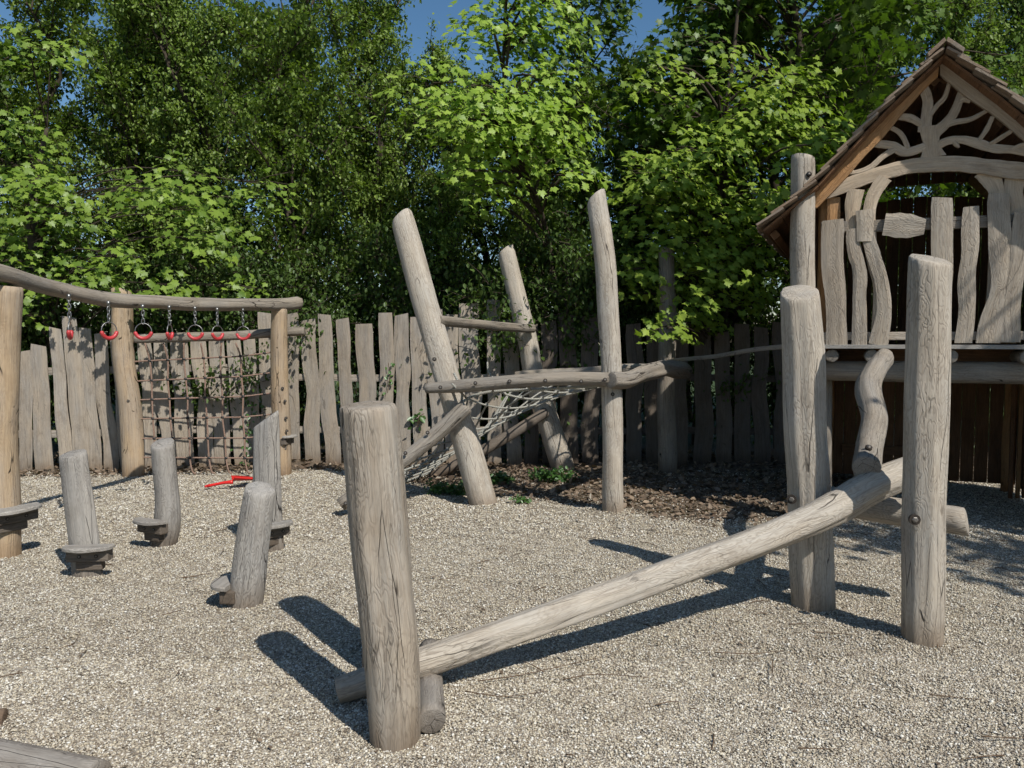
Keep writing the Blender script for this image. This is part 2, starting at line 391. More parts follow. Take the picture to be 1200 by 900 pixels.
def gnd_mat():
    s = NT('gravel_ground'); tc = s.n('ShaderNodeTexCoord').outputs['Object']
    v = s.n('ShaderNodeTexVoronoi', feature='F1', i_Scale=95.0); s.t.links.new(tc, v.inputs['Vector'])
    vc = s.n('ShaderNodeSeparateColor'); s.t.links.new(v.outputs['Color'], vc.inputs[0])
    cr = s.n('ShaderNodeValToRGB'); s.t.links.new(vc.outputs[0], cr.inputs[0]); e = cr.color_ramp.elements
    cols = [(0, (.22, .17, .12)), (.2, (.36, .30, .22)), (.4, (.46, .39, .29)), (.6, (.40, .365, .32)), (.78, (.56, .49, .385)), (1, (.72, .68, .58))]
    e[0].position = 0; e[0].color = (*cols[0][1], 1); e[1].position = 1; e[1].color = (*cols[-1][1], 1)
    for p, c in cols[1:-1]: q = e.new(p); q.color = (*c, 1)
    col = s.mix(s.ramp(v.outputs['Distance'], .35, .75, 0, .7), cr.outputs[0], (.07, .055, .04))
    big = s.noise(tc, .9, 3); col = s.mix(s.ramp(big, .4, .62, 0, .22), col, (.30, .24, .17))
    la = s.n('ShaderNodeAttribute', attribute_name='litter').outputs['Fac']
    ln = s.noise(tc, 5, 4, .7); lm = s.ramp(s.math('ADD', la, s.math('MULTIPLY', s.math('SUBTRACT', ln, .5), .9)), .45, .62)
    soil = s.mix(s.ramp(s.noise(tc, 45, 4, .7), .35, .65), (.07, .05, .036), (.21, .165, .12))
    col = s.mix(lm, col, soil)
    ga = s.n('ShaderNodeAttribute', attribute_name='grass').outputs['Fac']
    col = s.mix(ga, col, s.mix(s.noise(tc, 3, 4), (.03, .045, .015), (.06, .09, .03)))
    bp = s.n('ShaderNodeBump', i_Strength=.9, i_Distance=.012, i_Height=s.math('SUBTRACT', 1.0, v.outputs['Distance']))
    b = s.n('ShaderNodeBsdfPrincipled', i_Base_Color=col, i_Roughness=.9, i_Normal=bp.outputs[0]); b.inputs['Specular IOR Level'].default_value = .2
    return s.out(b.outputs[0])
def build_ground():
    xs = np.concatenate([[-400, -120, -50, -25], np.arange(-14, 14.01, .12), [25, 50, 120, 400]])
    ys = np.concatenate([[-400, -60, -15, -6], np.arange(-2, 13.01, .12), [20, 40, 100, 400]])
    Xg, Yg = np.meshgrid(xs, ys); Z = gh(Xg, Yg)*(np.abs(Xg) < 20)*(Yg < 14)
    Z = Z - .02*(Yg > 10.8)
    V = np.stack([Xg, Yg, Z], -1).reshape(-1, 3); nx = len(xs); F = []
    for j in range(len(ys)-1):
        for i in range(nx-1): a = j*nx+i; F.append((a, a+1, a+nx+1, a+nx))
    me = mesh('ground', V, F); x, y = V[:, 0], V[:, 1]
    a = me.attributes.new('litter', 'FLOAT', 'POINT'); a.data.foreach_set('value', litterf(x, y).astype(np.float32))
    g = (np.clip((y-11.5)/1.0, 0, 1)+np.clip((np.abs(x)-16)/3, 0, 1)).clip(0, 1)
    a = me.attributes.new('grass', 'FLOAT', 'POINT'); a.data.foreach_set('value', g.astype(np.float32))
    tag(link('ground', me, gnd_mat()), kind='structure')
build_ground()

def fast_mesh(name, V, faces_k, nper, count, attrs, smooth=True):
    """V (N,3); faces_k: list of template index tuples; template repeated `count` times every nper verts"""
    me = bpy.data.meshes.new(name); me.vertices.add(len(V)); me.vertices.foreach_set('co', V.astype(np.float32).ravel())
    tl = np.concatenate([np.array(f) for f in faces_k]); sizes = np.array([len(f) for f in faces_k])
    loops = (tl[None, :]+(np.arange(count)*nper)[:, None]).ravel()
    me.loops.add(len(loops)); me.loops.foreach_set('vertex_index', loops.astype(np.int32))
    sz = np.tile(sizes, count); st = np.concatenate([[0], np.cumsum(sz)[:-1]])
    me.polygons.add(len(sz)); me.polygons.foreach_set('loop_start', st.astype(np.int32))
    try: me.polygons.foreach_set('loop_total', sz.astype(np.int32))
    except Exception: pass
    if smooth: me.polygons.foreach_set('use_smooth', np.ones(len(sz), dtype=bool))
    me.update(calc_edges=True)
    for k, (typ, arr) in attrs.items():
        a = me.attributes.new(k, typ, 'POINT'); a.data.foreach_set('vector' if typ == 'FLOAT_VECTOR' else ('color' if 'COLOR' in typ else 'value'), arr.astype(np.float32).ravel())
    return me
def pebbles():
    phi = (1+5**.5)/2
    ico = np.array([(-1, phi, 0), (1, phi, 0), (-1, -phi, 0), (1, -phi, 0), (0, -1, phi), (0, 1, phi), (0, -1, -phi), (0, 1, -phi), (phi, 0, -1), (phi, 0, 1), (-phi, 0, -1), (-phi, 0, 1)])/math.sqrt(1+phi*phi)
    icf = [(0, 11, 5), (0, 5, 1), (0, 1, 7), (0, 7, 10), (0, 10, 11), (1, 5, 9), (5, 11, 4), (11, 10, 2), (10, 7, 6), (7, 1, 8), (3, 9, 4), (3, 4, 2), (3, 2, 6), (3, 6, 8), (3, 8, 9), (4, 9, 5), (2, 4, 11), (6, 2, 10), (8, 6, 7), (9, 8, 1)]
    oc = np.array([(1, 0, 0), (-1, 0, 0), (0, 1, 0), (0, -1, 0), (0, 0, 1.), (0, 0, -1)]); ocf = [(0, 2, 4), (2, 1, 4), (1, 3, 4), (3, 0, 4), (2, 0, 5), (1, 2, 5), (3, 1, 5), (0, 3, 5)]
    s = NT('pebble'); cr = s.n('ShaderNodeValToRGB'); s.t.links.new(s.n('ShaderNodeAttribute', attribute_name='lv').outputs['Fac'], cr.inputs[0])
    e = cr.color_ramp.elements; cols = [(0, (.12, .095, .075)), (.12, (.28, .24, .19)), (.28, (.45, .385, .285)), (.42, (.36, .34, .305)), (.58, (.55, .48, .35)), (.76, (.65, .59, .465)), (.90, (.76, .72, .63)), (1, (.85, .83, .77))]
    e[0].color = (*cols[0][1], 1); e[1].color = (*cols[-1][1], 1)
    for p, c in cols[1:-1]: q = e.new(p); q.color = (*c, 1)
    tc = s.n('ShaderNodeTexCoord').outputs['Object']
    col = s.mix(s.ramp(s.noise(tc, 190, 2), .35, .65, 0, .35), cr.outputs[0], (.20, .165, .125))
    col = s.mix(s.ramp(s.noise(tc, .8, 3), .42, .6, 0, .25), col, s.mix(.5, col, (.25, .19, .13)))
    b = s.n('ShaderNodeBsdfPrincipled', i_Base_Color=col, i_Roughness=.75); b.inputs['Specular IOR Level'].default_value = .3
    PM = s.out(b.outputs[0])
    def scatter(name, y0, y1, dens, T, TF, rmin, rmax, mx=.76):
        A = mx*(y1*y1-y0*y0); n = int(A*dens)
        y = np.sqrt(rng.uniform(y0*y0, y1*y1, n)); x = rng.uniform(-1, 1, n)*(mx*y)
        keep = litterf(x, y)*.93 < rng.uniform(.25, 1.0, n); x = x[keep]; y = y[keep]; n = len(x)
        r = rng.uniform(rmin, rmax, n)*np.exp(rng.normal(0, .22, n))
        sx = rng.uniform(.8, 1.35, (n, 1)); sy = rng.uniform(.6, .95, (n, 1)); szz = rng.uniform(.4, .75, (n, 1))
        P = T[None]*np.concatenate([sx, sy, szz], 1)[:, None, :]*(1+rng.normal(0, .09, (n, len(T), 1)))*r[:, None, None]
        az = rng.uniform(0, 6.283, n); tl = rng.normal(0, .45, n); ta = rng.uniform(0, 6.283, n)
        def rz(P, a): c, s_ = np.cos(a)[:, None], np.sin(a)[:, None]; return np.stack([P[..., 0]*c-P[..., 1]*s_, P[..., 0]*s_+P[..., 1]*c, P[..., 2]], -1)
        P = rz(P, az-ta); c, s_ = np.cos(tl)[:, None], np.sin(tl)[:, None]
        P = np.stack([P[..., 0], P[..., 1]*c-P[..., 2]*s_, P[..., 1]*s_+P[..., 2]*c], -1); P = rz(P, ta)
        cz = gh(x, y)+rng.uniform(-.001, .9, n)*r
        P += np.stack([x, y, cz], -1)[:, None, :]
        lv = np.repeat(rng.uniform(0, 1, n), len(T))
        me = fast_mesh(name, P.reshape(-1, 3), TF, len(T), n, {'lv': ('FLOAT', lv)})
        tag(link('gravel', me, PM), kind='stuff')
    scatter('gravel_near', 2.2, 3.8, 17500, ico, icf, .0034, .0056)
    scatter('gravel_middle', 3.8, 6.2, 10500, oc, ocf, .0045, .0068)
    scatter('gravel_far', 6.2, 9.6, 4600, oc, ocf, .0065, .0098)
pebbles()

# ------------------------------------------------------------------ leaves
MAPLE = np.array([(0, -.02), (.10, -.10), (.26, -.22), (.24, -.06), (.42, .02), (.36, .14), (.60, .30), (.44, .34), (.42, .46), (.22, .40), (.24, .56), (.12, .62), (0, .95),
                  (-.12, .62), (-.24, .56), (-.22, .40), (-.42, .46), (-.44, .34), (-.60, .30), (-.36, .14), (-.42, .02), (-.24, -.06), (-.26, -.22), (-.10, -.10)])
def maple_tpl():
    V = [(0, .2, 0)]+[(x, y, -.22*x*x*1.5-.12*(y-.2)**2) for x, y in MAPLE]; n = len(MAPLE)
    return np.array(V), [(0, 1+k, 1+(k+1) % n) for k in range(n)]
def small_tpl():
    V = [(0, 0, 0), (.32, .35, .08), (.24, .75, .06), (0, 1.05, -.05), (-.24, .75, .06), (-.32, .35, .08), (0, .5, 0)]
    return np.array(V), [(0, 1, 2, 3), (0, 3, 4, 5)]
def leafmesh(name, cen, nrm, size, tpl, seed=0):
    r = np.random.default_rng(seed); T, TF = tpl; n = len(cen)
    N = nrm/np.linalg.norm(nrm, axis=1, keepdims=True)
    t = r.normal(0, 1, (n, 3)); t[:, 2] -= .5; t -= N*np.sum(t*N, 1, keepdims=True); t /= np.linalg.norm(t, axis=1, keepdims=True); b = np.cross(t, N)
    P = (T[None, :, 0:1]*b[:, None]+T[None, :, 1:2]*t[:, None]+T[None, :, 2:3]*N[:, None])*size[:, None, None]+cen[:, None]
    lv = np.repeat(np.clip(r.normal(.5, .27, n), 0, 1), len(T))
    return fast_mesh(name, P.reshape(-1, 3), TF, len(T), n, {'lv': ('FLOAT', lv)}, smooth=False)

def make_branchy(seed, height, spread, bottom, n_limb, twigs, per, lsize, up=1.0, profile=None, tjit=.06, trunk_r=.09):
    """trunk + ascending limbs + twigs, at the origin; returns (woodMB, centres)"""
    r = random.Random(seed); mb = MB(); cen = []; 
    tp = [Vector((r.uniform(-.12, .12)*i, r.uniform(-.12, .12)*i, height*i/6)) for i in range(7)]
    tp[0] = Vector((0, 0, -.1)); path = catmull(tp, 24)
    mb.tube(path, [trunk_r*(1-.85*i/23) for i in range(24)], 8)
    for k in range(n_limb):
        f = bottom/height+(1-bottom/height)*((k+.5)/n_limb)**.9; f = min(.98, f); p0 = lerpl(path, f*.97)
        az = k*2.399+r.uniform(-.5, .5); prof = profile(f) if profile else math.sin(math.pi*min(1, (f*.85+.15)))**.6
        L = spread*prof*r.uniform(.7, 1.15)+.2; el = R(r.uniform(15, 45))*up+.1
        d = Vector((math.cos(az), math.sin(az), math.tan(el))).normalized()
        pts = [p0]
        dd = d.copy()
        for q in range(6):
            dd = (dd+Vector((r.uniform(-.25, .25), r.uniform(-.25, .25), r.uniform(-.12, .22)*up))).normalized(); pts.append(pts[-1]+dd*L/6)
        lp = catmull(pts, 12); r0 = trunk_r*.38*(1-f*.6); mb.tube(lp, [r0*(1-.85*i/11) for i in range(12)], 5, cap=False)
        nt_ = int(twigs*L/spread)+2
        for q in range(nt_):
            u = r.uniform(.12, 1)**.8; s0 = lerpl(lp, u); tdir = Vector((r.gauss(0, 1), r.gauss(0, 1), r.gauss(.35*up, .7))).normalized()
            tdir = (tdir+d*.5).normalized(); TL = r.uniform(.25, .6)*(.7+.5*prof)
            s1 = s0+tdir*TL+Vector((0, 0, -.12*TL if up > .5 else -.3*TL))
            mid = (s0+s1)/2+Vector((r.gauss(0, .03), r.gauss(0, .03), .04))
            mb.tube([s0, mid, s1], [.007, .005, .003], 3, cap=False)
            for z in range(per):
                v = r.random()**.75; p = s0.lerp(mid, v*2) if v < .5 else mid.lerp(s1, v*2-1)
                cen.append((p.x+r.gauss(0, tjit), p.y+r.gauss(0, tjit), p.z+r.gauss(0, tjit)))
    return mb, np.array(cen)
TREES = {}
def tree_variant(key, seed, leafmat, tpl, lsize, nbias=(.15, -.25, .75), nsp=.75, **kw):
    mb, cen = make_branchy(seed, lsize=lsize, **kw); r = np.random.default_rng(seed)
    nrm = r.normal(0, nsp, cen.shape)+np.array(nbias); size = lsize*r.uniform(.65, 1.2, len(cen))
    lm = leafmesh(key+'_crown', cen, nrm, size, tpl, seed); lm.materials.append(leafmat)
    tm = mesh(key+'_trunk', mb.V, mb.F); tm.materials.append(M_BARK)
    TREES[key] = (tm, lm)
def plant_tree(name, key, x, y, rz, s, label, cat='tree', group=None, sz=None):
    o = thing(name, (x, y, 0), label, cat, group); o.rotation_euler.z = rz; o.scale = (s, s, sz or s)
    for nm, me in zip(('trunk', 'crown'), TREES[key]):
        c = bpy.data.objects.new(nm, me); C.objects.link(c); c.parent = o
    return o
ST = small_tpl(); MT = maple_tpl()
prof_col = lambda f: (1-f)**.55*.9+.25
tree_variant('horn1', 11, L_SMALL, ST, .062, nbias=(.2, -.4, .75), nsp=.55, height=7.0, spread=1.85, bottom=.8, n_limb=40, twigs=22, per=38, up=1.9, profile=prof_col, tjit=.05)
tree_variant('horn2', 12, L_SMALL, ST, .062, nbias=(.2, -.4, .75), nsp=.55, height=6.6, spread=2.0, bottom=1.0, n_limb=40, twigs=22, per=38, up=1.7, profile=prof_col, tjit=.05)
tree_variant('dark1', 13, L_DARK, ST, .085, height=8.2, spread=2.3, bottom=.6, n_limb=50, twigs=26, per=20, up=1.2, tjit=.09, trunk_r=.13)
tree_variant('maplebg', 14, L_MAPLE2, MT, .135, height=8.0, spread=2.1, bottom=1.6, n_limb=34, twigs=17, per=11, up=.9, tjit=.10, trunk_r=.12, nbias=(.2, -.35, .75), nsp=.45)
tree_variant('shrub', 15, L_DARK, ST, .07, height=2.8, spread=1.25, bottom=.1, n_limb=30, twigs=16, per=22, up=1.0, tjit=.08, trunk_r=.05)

def maple(name, base, trunk_pts, targets, leafmat, label, seed, lsize=.135, per=60, spr=(.42, .34, .15), trunk_r=.09, limb_r=.02, topn=None):
    """maple whose boughs carry flat overlapping sprays at the target points"""
    r = random.Random(seed); rn = np.random.default_rng(seed); o = thing(name, base, label, 'tree'); mb = MB()
    tp = catmull([base]+trunk_pts, 30); mb.tube(tp, [trunk_r*(1-.8*i/29) for i in range(30)], 9)
    cen = []; nn = []
    for (p, s) in targets:
        k = min(range(30), key=lambda i: (tp[i]-p).length+max(0, tp[i].z-p.z+.35)*3)
        a = tp[k]; m = a.lerp(p, .55)+Vector((r.gauss(0, .08), r.gauss(0, .08), .12+.1*(a-p).length*.5))
        lp = catmull([a, m, p+Vector((0, 0, -.03))], 9); mb.tube(lp, [limb_r*(1-.75*i/8)+.003 for i in range(9)], 5, cap=False)
        for j in range(6):
            q = p+Vector((rn.normal(0, spr[0]*s*.7), rn.normal(0, spr[1]*s*.7), -.05)); mb.tube([lp[7], lp[7].lerp(q, .5)+Vector((0, 0, .03)), q], [.006, .004, .003], 3, cap=False)
        n = int(per*s*s); c = rn.normal(0, 1, (n, 3)); c /= np.maximum(1, np.linalg.norm(c, axis=1, keepdims=True)/1.6)
        c = c*np.array(spr)*s; c[:, 2] += -.35*(c[:, 0]**2+c[:, 1]**2)/max(.1, spr[0]*s) + .02
        cen.append(c+np.array(p)); nb = np.array([c[:, 0]*.9+.22, c[:, 1]*.9-.45, np.full(n, .62)]).T; nn.append(nb+rn.normal(0, .26, (n, 3)))
    cen = np.concatenate(cen)-np.array(base); nn = np.concatenate(nn)
    lm = leafmesh('crown', cen, nn, lsize*rn.uniform(.6, 1.15, len(cen)), MT, seed)
    link('trunk', mesh('trunk', mb.V, mb.F), M_BARK, o)
    c = bpy.data.objects.new('crown', lm); C.objects.link(c); c.parent = o; lm.materials.append(leafmat)
    return o
def blobs(spec, seed):
    """spec: list of (px, py, depth, size, n, jitter px)"""
    r = random.Random(seed); out = []
    for px, py, Y, s, n, j in spec:
        for _ in range(n): out.append((at(px+r.gauss(0, j), py+r.gauss(0, j*.8), Y+r.gauss(0, .25)), s*r.uniform(.75, 1.2)))
    return out

# front row of fine leaved trees, deeper rows behind
front = [(-9.6, 12.2, 'horn2', .95), (-7.9, 12.9, 'horn1', 1.02), (-6.1, 12.4, 'horn2', 1.03), (-4.75, 12.0, 'horn1', .98), (-3.45, 12.3, 'horn2', 1.05), (-2.25, 11.9, 'horn1', 1.0), (-1.0, 12.3, 'horn2', .86), (.35, 12.3, 'horn1', .76), (1.9, 12.6, 'horn2', .86), (3.8, 13.2, 'horn1', .9), (5.6, 12.6, 'horn2', 1.0), (7.4, 12.4, 'horn1', 1.06), (9.2, 12.3, 'horn2', 1.0), (11.2, 11.8, 'horn1', 1.0)]
fl = ['behind the far left end of the fence, past the left post', 'behind the big-leaved maple at the left', 'above the first ring of the overhead beam', 'behind the tan net post', 'behind the climbing net, left of its right post',
      'just right of the net frame, with upswept branches', 'with the narrow crown left of the bright maple', 'in deep shade behind the bright middle maple', 'behind the tallest upright post of the net hammock', 'in the gap left of the playhouse roof', 'behind the left slope of the playhouse roof', 'directly behind the playhouse gable', 'behind the right slope of the playhouse roof', 'at the far right beyond the playhouse']
for i, (x, y, k, s) in enumerate(front):
    plant_tree('hornbeam_tree', k, x, y, i*2.1+.4, s, 'fine-leaved green tree '+fl[i], group='fine-leaved trees behind the fence')
back = [(-10.5, 15.2, 'dark1', .95, 'beyond the left edge of the fence'), (-7.2, 15.6, 'dark1', 1.0, 'deep behind the left maple'), (-4.4, 15.3, 'dark1', .98, 'in the second row above the climbing net'), (-1.9, 15.6, 'dark1', .84, 'in the second row left of the sky gap'), (1.0, 15.4, 'dark1', .74, 'in the second row behind the bright middle maple'),
        (3.6, 15.6, 'dark1', .78, 'in the second row behind the right maple'), (-.5, 14.0, 'dark1', .78, 'filling the low gap between the two leaning posts'), (-5.7, 14.0, 'dark1', .9, 'filling the gap above the left end of the net'), (6.6, 15.0, 'dark1', 1.0, 'in the second row behind the playhouse'), (10.0, 15.0, 'dark1', 1.05, 'at the far right of the second row')]
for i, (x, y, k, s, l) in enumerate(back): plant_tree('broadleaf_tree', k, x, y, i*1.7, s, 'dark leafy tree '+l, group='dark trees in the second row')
for i, (x, y, s, l) in enumerate([(-8.6, 11.4, .95, 'at the top left corner behind the fence'), (3.0, 12.3, .98, 'rising behind the broad bright maple, its top dark against the sky'), (1.35, 12.9, .93, 'behind the right half of the bright middle maple'), (4.1, 11.6, 1.05, 'with shaded crown left of the playhouse roof')]):
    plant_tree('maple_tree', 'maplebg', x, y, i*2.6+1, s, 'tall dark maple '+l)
for i, x in enumerate(np.arange(-9.5, 10.6, 1.25)):
    plant_tree('shrub', 'shrub', float(x)+random.uniform(-.2, .2), 11.15+.35*math.sin(i*2.2), i*1.3, random.uniform(.85, 1.05), 'dark shrub of the undergrowth close behind the board fence', 'shrub', 'shrubs behind the fence')

# big-leaved maples in front
T1 = blobs([(50, 275, 9.9, .95, 6, 34), (20, 170, 10.0, .95, 4, 26), (20, 60, 10.4, .9, 2, 24), (205, 215, 10.2, .7, 3, 16), (240, 265, 9.8, .75, 4, 18), (310, 225, 10, .62, 2, 12), (180, 205, 9.8, .8, 3, 18), (130, 315, 9.4, .7, 4, 22), (185, 330, 9.4, .6, 2, 14), (20, 345, 9.8, .7, 2, 14), (225, 285, 9.9, .6, 2, 14), (280, 345, 9.9, .6, 2, 14), (45, 215, 9.8, .9, 3, 24)], 1)
b1 = Vector((-5.95, 10.55, -.05))
maple('maple_tree', b1, [at(45, 310, 10.7), at(40, 230, 10.8), at(55, 150, 10.9)], T1, L_MID, 'large-leaved maple reaching over the left part of the fence above the rings', 3, trunk_r=.13, lsize=.11, per=85, limb_r=.010)
T2 = blobs([(590, 40, 9.9, .9, 4, 20), (600, 100, 9.8, 1.0, 6, 26), (560, 130, 9.7, .9, 4, 24), (635, 150, 9.8, .9, 5, 22), (590, 180, 9.6, .85, 4, 20), (545, 175, 9.6, .65, 3, 14), (655, 185, 9.8, .7, 3, 16), (575, 225, 9.5, .6, 3, 11), (570, 245, 9.5, .42, 2, 6), (625, 5, 10, .9, 3, 26), (520, 115, 9.7, .6, 2, 10), (585, -40, 10, 1, 3, 26), (640, 80, 9.9, .7, 3, 14)], 2)
b2 = Vector((.8, 11.0, -.05))
maple('maple_tree', b2, [at(648, 320, 10.9), at(628, 230, 10.3), at(598, 165, 10.0), at(590, 60, 10.1), at(600, -60, 10.1)], T2, L_BRIGHT, 'bright yellow-green maple between the leaning posts and the tall upright post', 5, trunk_r=.05, lsize=.108, per=98)
T3 = blobs([(895, 110, 9.9, 1.0, 6, 28), (850, 150, 9.8, .9, 3, 24), (930, 150, 9.9, .9, 4, 24), (830, 200, 9.7, .95, 5, 26), (905, 210, 9.7, 1.0, 6, 30), (770, 215, 9.6, .8, 4, 22), (745, 195, 9.8, .7, 2, 14), (800, 255, 9.6, .9, 5, 28), (860, 270, 9.6, .9, 5, 28), (915, 265, 9.8, .8, 4, 20), (740, 320, 9.5, .6, 3, 12), (790, 310, 9.6, .7, 4, 18), (845, 330, 9.6, .8, 5, 22), (785, 378, 9.3, .5, 3, 9), (830, 372, 9.5, .6, 3, 12), (880, 350, 9.7, .7, 3, 16), (755, 100, 10.2, .7, 3, 20), (950, 90, 10.2, .8, 3, 20)], 3)
b3 = Vector((3.0, 10.9, -.05))
maple('maple_tree', b3, [at(850, 300, 10.9), at(845, 180, 10.7), at(860, 60, 10.7), at(870, -60, 10.7)], T3, L_MAPLE, 'broad bright maple between the tall upright post and the playhouse', 6, trunk_r=.07, lsize=.11, per=100)
T4 = blobs([(830, 30, 11, 1.0, 5, 44), (800, 60, 11.2, .8, 3, 20), (960, 40, 11, 1.0, 6, 44), (1060, 20, 11, 1.0, 4, 40), (1150, 60, 11, .9, 4, 40), (790, 120, 11, .9, 4, 28), (880, -20, 11, 1.0, 4, 50)], 4)
b4 = Vector((4.4, 11.4, -.05))
maple('maple_tree', b4, [at(940, 300, 11.4), at(930, 100, 11.4), at(920, -80, 11.4)], T4, L_MAPLE2, 'darker maple whose crown meets the sky above the playhouse roof', 8, trunk_r=.1, lsize=.13, per=58)
# tree beyond the right edge whose crown dapples the playhouse
rr = random.Random(5); T5 = []
gpoly = lambda x, y: y > np.interp(x, [-.2, .3, .9, 1.8, 2.6, 3.3, 6], [11.5, 10.2, 8.9, 7.3, 5.9, 5.0, 4.4])
while len(T5) < 80:
    gx, gy = rr.uniform(-.1, 5.8), rr.uniform(4.6, 11.9)
    if not gpoly(gx, gy): continue
    if (.25 < gx and gy < 11.0 or gy < 10.4) and rr.random() < (.98 if gy > 7.4 else .5): continue
    z = rr.uniform(5.6, 7.4); p = Vector((gx+.499*z, gy-.788*z, z))
    if p.y > 8.0 or (p.z < 2.0+.45*p.y and p.x < .75*p.y+.6): continue
    T5.append((p, rr.uniform(.7, 1.0)))
maple('maple_tree', Vector((8.3, 5.0, -.05)), [Vector((8.0, 4.9, 2.5)), Vector((7.2, 4.8, 5)), Vector((6.6, 4.8, 7.2))], T5, L_MAPLE2, 'maple standing right of the playhouse, outside the picture, shading its front', 9, trunk_r=.15, lsize=.15, per=62)

# ------------------------------------------------------------------ fence
FA, FB, FC = gr(20, 553), gr(345, 541), gr(916, 543)
def fence(name, A, B, planks, mat, label, rails, n0):
    A = Vector((A.x, A.y, 0)); B = Vector((B.x, B.y, 0))
    t = thing(name, A, label, 'fence'); nrm = Vector((B.y-A.y, -(B.x-A.x), 0)).normalized()
    if nrm.y > 0: nrm = -nrm
    for i, (l1, r1, ty, l0, r0, by) in enumerate(planks):
        a0 = onv(l0, by, A, B); b0 = onv(r0, by, A, B); a1 = onv(l1, ty, A, B); b1 = onv(r1, ty, A, B); a0.z = b0.z = -.05
        sk_ = random.Random(i+n0).uniform(-.02, .02)
        a1.z += sk_; b1.z -= sk_
        slab('plank', a0, b0, a1, b1, nrm, .028, mat, t, n0+i, wav=.021, rows=14)
    dr = (B-A); L = dr.length; d = dr/L
    for z, dz in rails:
        pts = [A+d*(L*k/8)-nrm*.05+Vector((0, 0, z+dz*k/8+.01*math.sin(k*1.9))) for k in range(-0, 9)]
        rows = [(p+Vector((0, 0, -.045)), p+Vector((0, 0, .045))) for p in pts]
        link('rail', slab_mesh('rail', rows, nrm, .035, n0+z), mat, t)
    return t
PL = [(-14, 4, 420, -12, 8, 554), (4, 19, 418, 6, 20, 553), (20, 36, 412, 22, 38, 552), (36, 55, 405, 42, 64, 552), (57, 72, 385, 70, 86, 552), (72, 90, 372, 88, 106, 552), (92, 107, 385, 103, 120, 551), (110, 125, 391, 122, 140, 551), (128, 146, 388, 142, 160, 550),
      (160, 177, 400, 168, 188, 549), (179, 196, 398, 190, 206, 548), (199, 220, 396, 208, 229, 547), (223, 242, 398, 234, 253, 547), (244, 262, 394, 252, 271, 546), (265, 282, 398, 276, 293, 545), (285, 299, 392, 292, 306, 544), (301, 319, 367, 308, 324, 543)]
fence('fence', FA+(FA-FB)*.12, FB, PL, W_FENCE, 'leaning wavy board fence behind the rings and climbing net at the left', [(.45, .02), (1.22, .06)], 100)
PM_ = [(333, 350, 368, 338, 352, 541), (353, 370, 375, 358, 376, 541), (372, 388, 369, 382, 400, 541), (393, 409, 374, 404, 416, 541), (416, 437, 380, 424, 442, 541), (443, 460, 367, 447, 464, 541), (462, 479, 369, 466, 482, 541), (480, 498, 372, 486, 502, 541), (502, 519, 363, 506, 520, 541), (521, 537, 369, 523, 540, 541), (537, 561, 356, 545, 564, 541), (570, 586, 352, 572, 588, 541), (589, 607, 375, 594, 612, 541)]
PR_ = [(613, 631, 380, 614, 630, 541), (633, 652, 377, 636, 654, 541), (654, 674, 369, 658, 678, 541), (681, 701, 370, 682, 702, 542), (706, 724, 376, 708, 726, 542), (733, 751, 380, 734, 752, 542), (757, 776, 384, 757, 776, 542), (788, 806, 388, 786, 806, 542), (812, 832, 384, 812, 833, 543), (837, 855, 390, 838, 856, 543), (860, 878, 380, 861, 880, 543), (883, 900, 384, 884, 903, 543), (905, 924, 378, 907, 926, 543), (928, 948, 380, 930, 950, 543), (953, 972, 382, 953, 973, 543)]
fence('fence', FB, FB.lerp(FC, .46), PM_, W_FENCE, 'wavy upright board fence behind the leaning net hammock posts', [(.42, 0), (1.12, 0)], 200)
fence('fence', FB.lerp(FC, .46)+Vector((.01, 0, 0)), FC+(FC-FB)*.15, PR_, W_FENCE_SHADE, 'shaded grey board fence running up to the playhouse', [(.42, 0), (1.12, 0)], 300)

# ------------------------------------------------------------------ ring frame and climbing net (left)
I0 = gr(3, 655); IY = I0.y
Ht0, Ht1 = at(-60, 318, 4.75), at(351, 356, 9.55)
fr = thing('ring_frame', (I0.x, I0.y, 0), 'weathered log frame at left with overhead beam for the rings', 'climbing frame')
pI = log('post', [Vector((I0.x, I0.y, -.1)), Vector((I0.x+.01, I0.y+.01, 1)), at(7, 335, IY)], [.128, .122, .112], W_TAN, fr)
J0 = gr(157, 557); Jt = at(143, 341, J0.y)
pJ = log('post', [Vector((J0.x, J0.y, -.1)), at(153, 480, J0.y), at(145, 420, J0.y-.02), Jt], [.128, .125, .118, .115], W_TAN, fr, slant1=(.1, .3))
K0 = gr(332, 555); Kt = at(327, 362, K0.y)
pK = log('post', [Vector((K0.x, K0.y, -.1)), at(328, 460, K0.y), Kt], [.105, .108, .098], W_TAN, fr)
hp_ = [at(-60, 312, 4.9), at(8, 322, IY), at(70, 340, 6.25), at(135, 351, 6.95), at(200, 354, 7.6), at(270, 357, 8.4), at(328, 357, 9.2), at(351, 355, 9.5)]
bH = log('beam', hp_, [.055, .062, .064, .066, .064, .066, .070, .072], W_BEAM, fr, step=.06, facet=.12, lump=.08)
rl = [at(158, 397, J0.y-.02), at(200, 396, 9.15), at(270, 394, 9.2), at(330, 389, K0.y+.14), at(357, 388, K0.y+.16)]
bL = log('rail', rl, [.052, .055, .052, .055, .05], W_BEAM, fr, facet=.1)
for px, py, o_ in ((150, 470, pJ), (334, 470, pK), (335, 490, pK), (336, 505, pK), (331, 455, pK)):
    p = at(px, py, o_ is pJ and J0.y-.122 or K0.y-.103); bolt(o_, p, (0, -1, 0), .012)
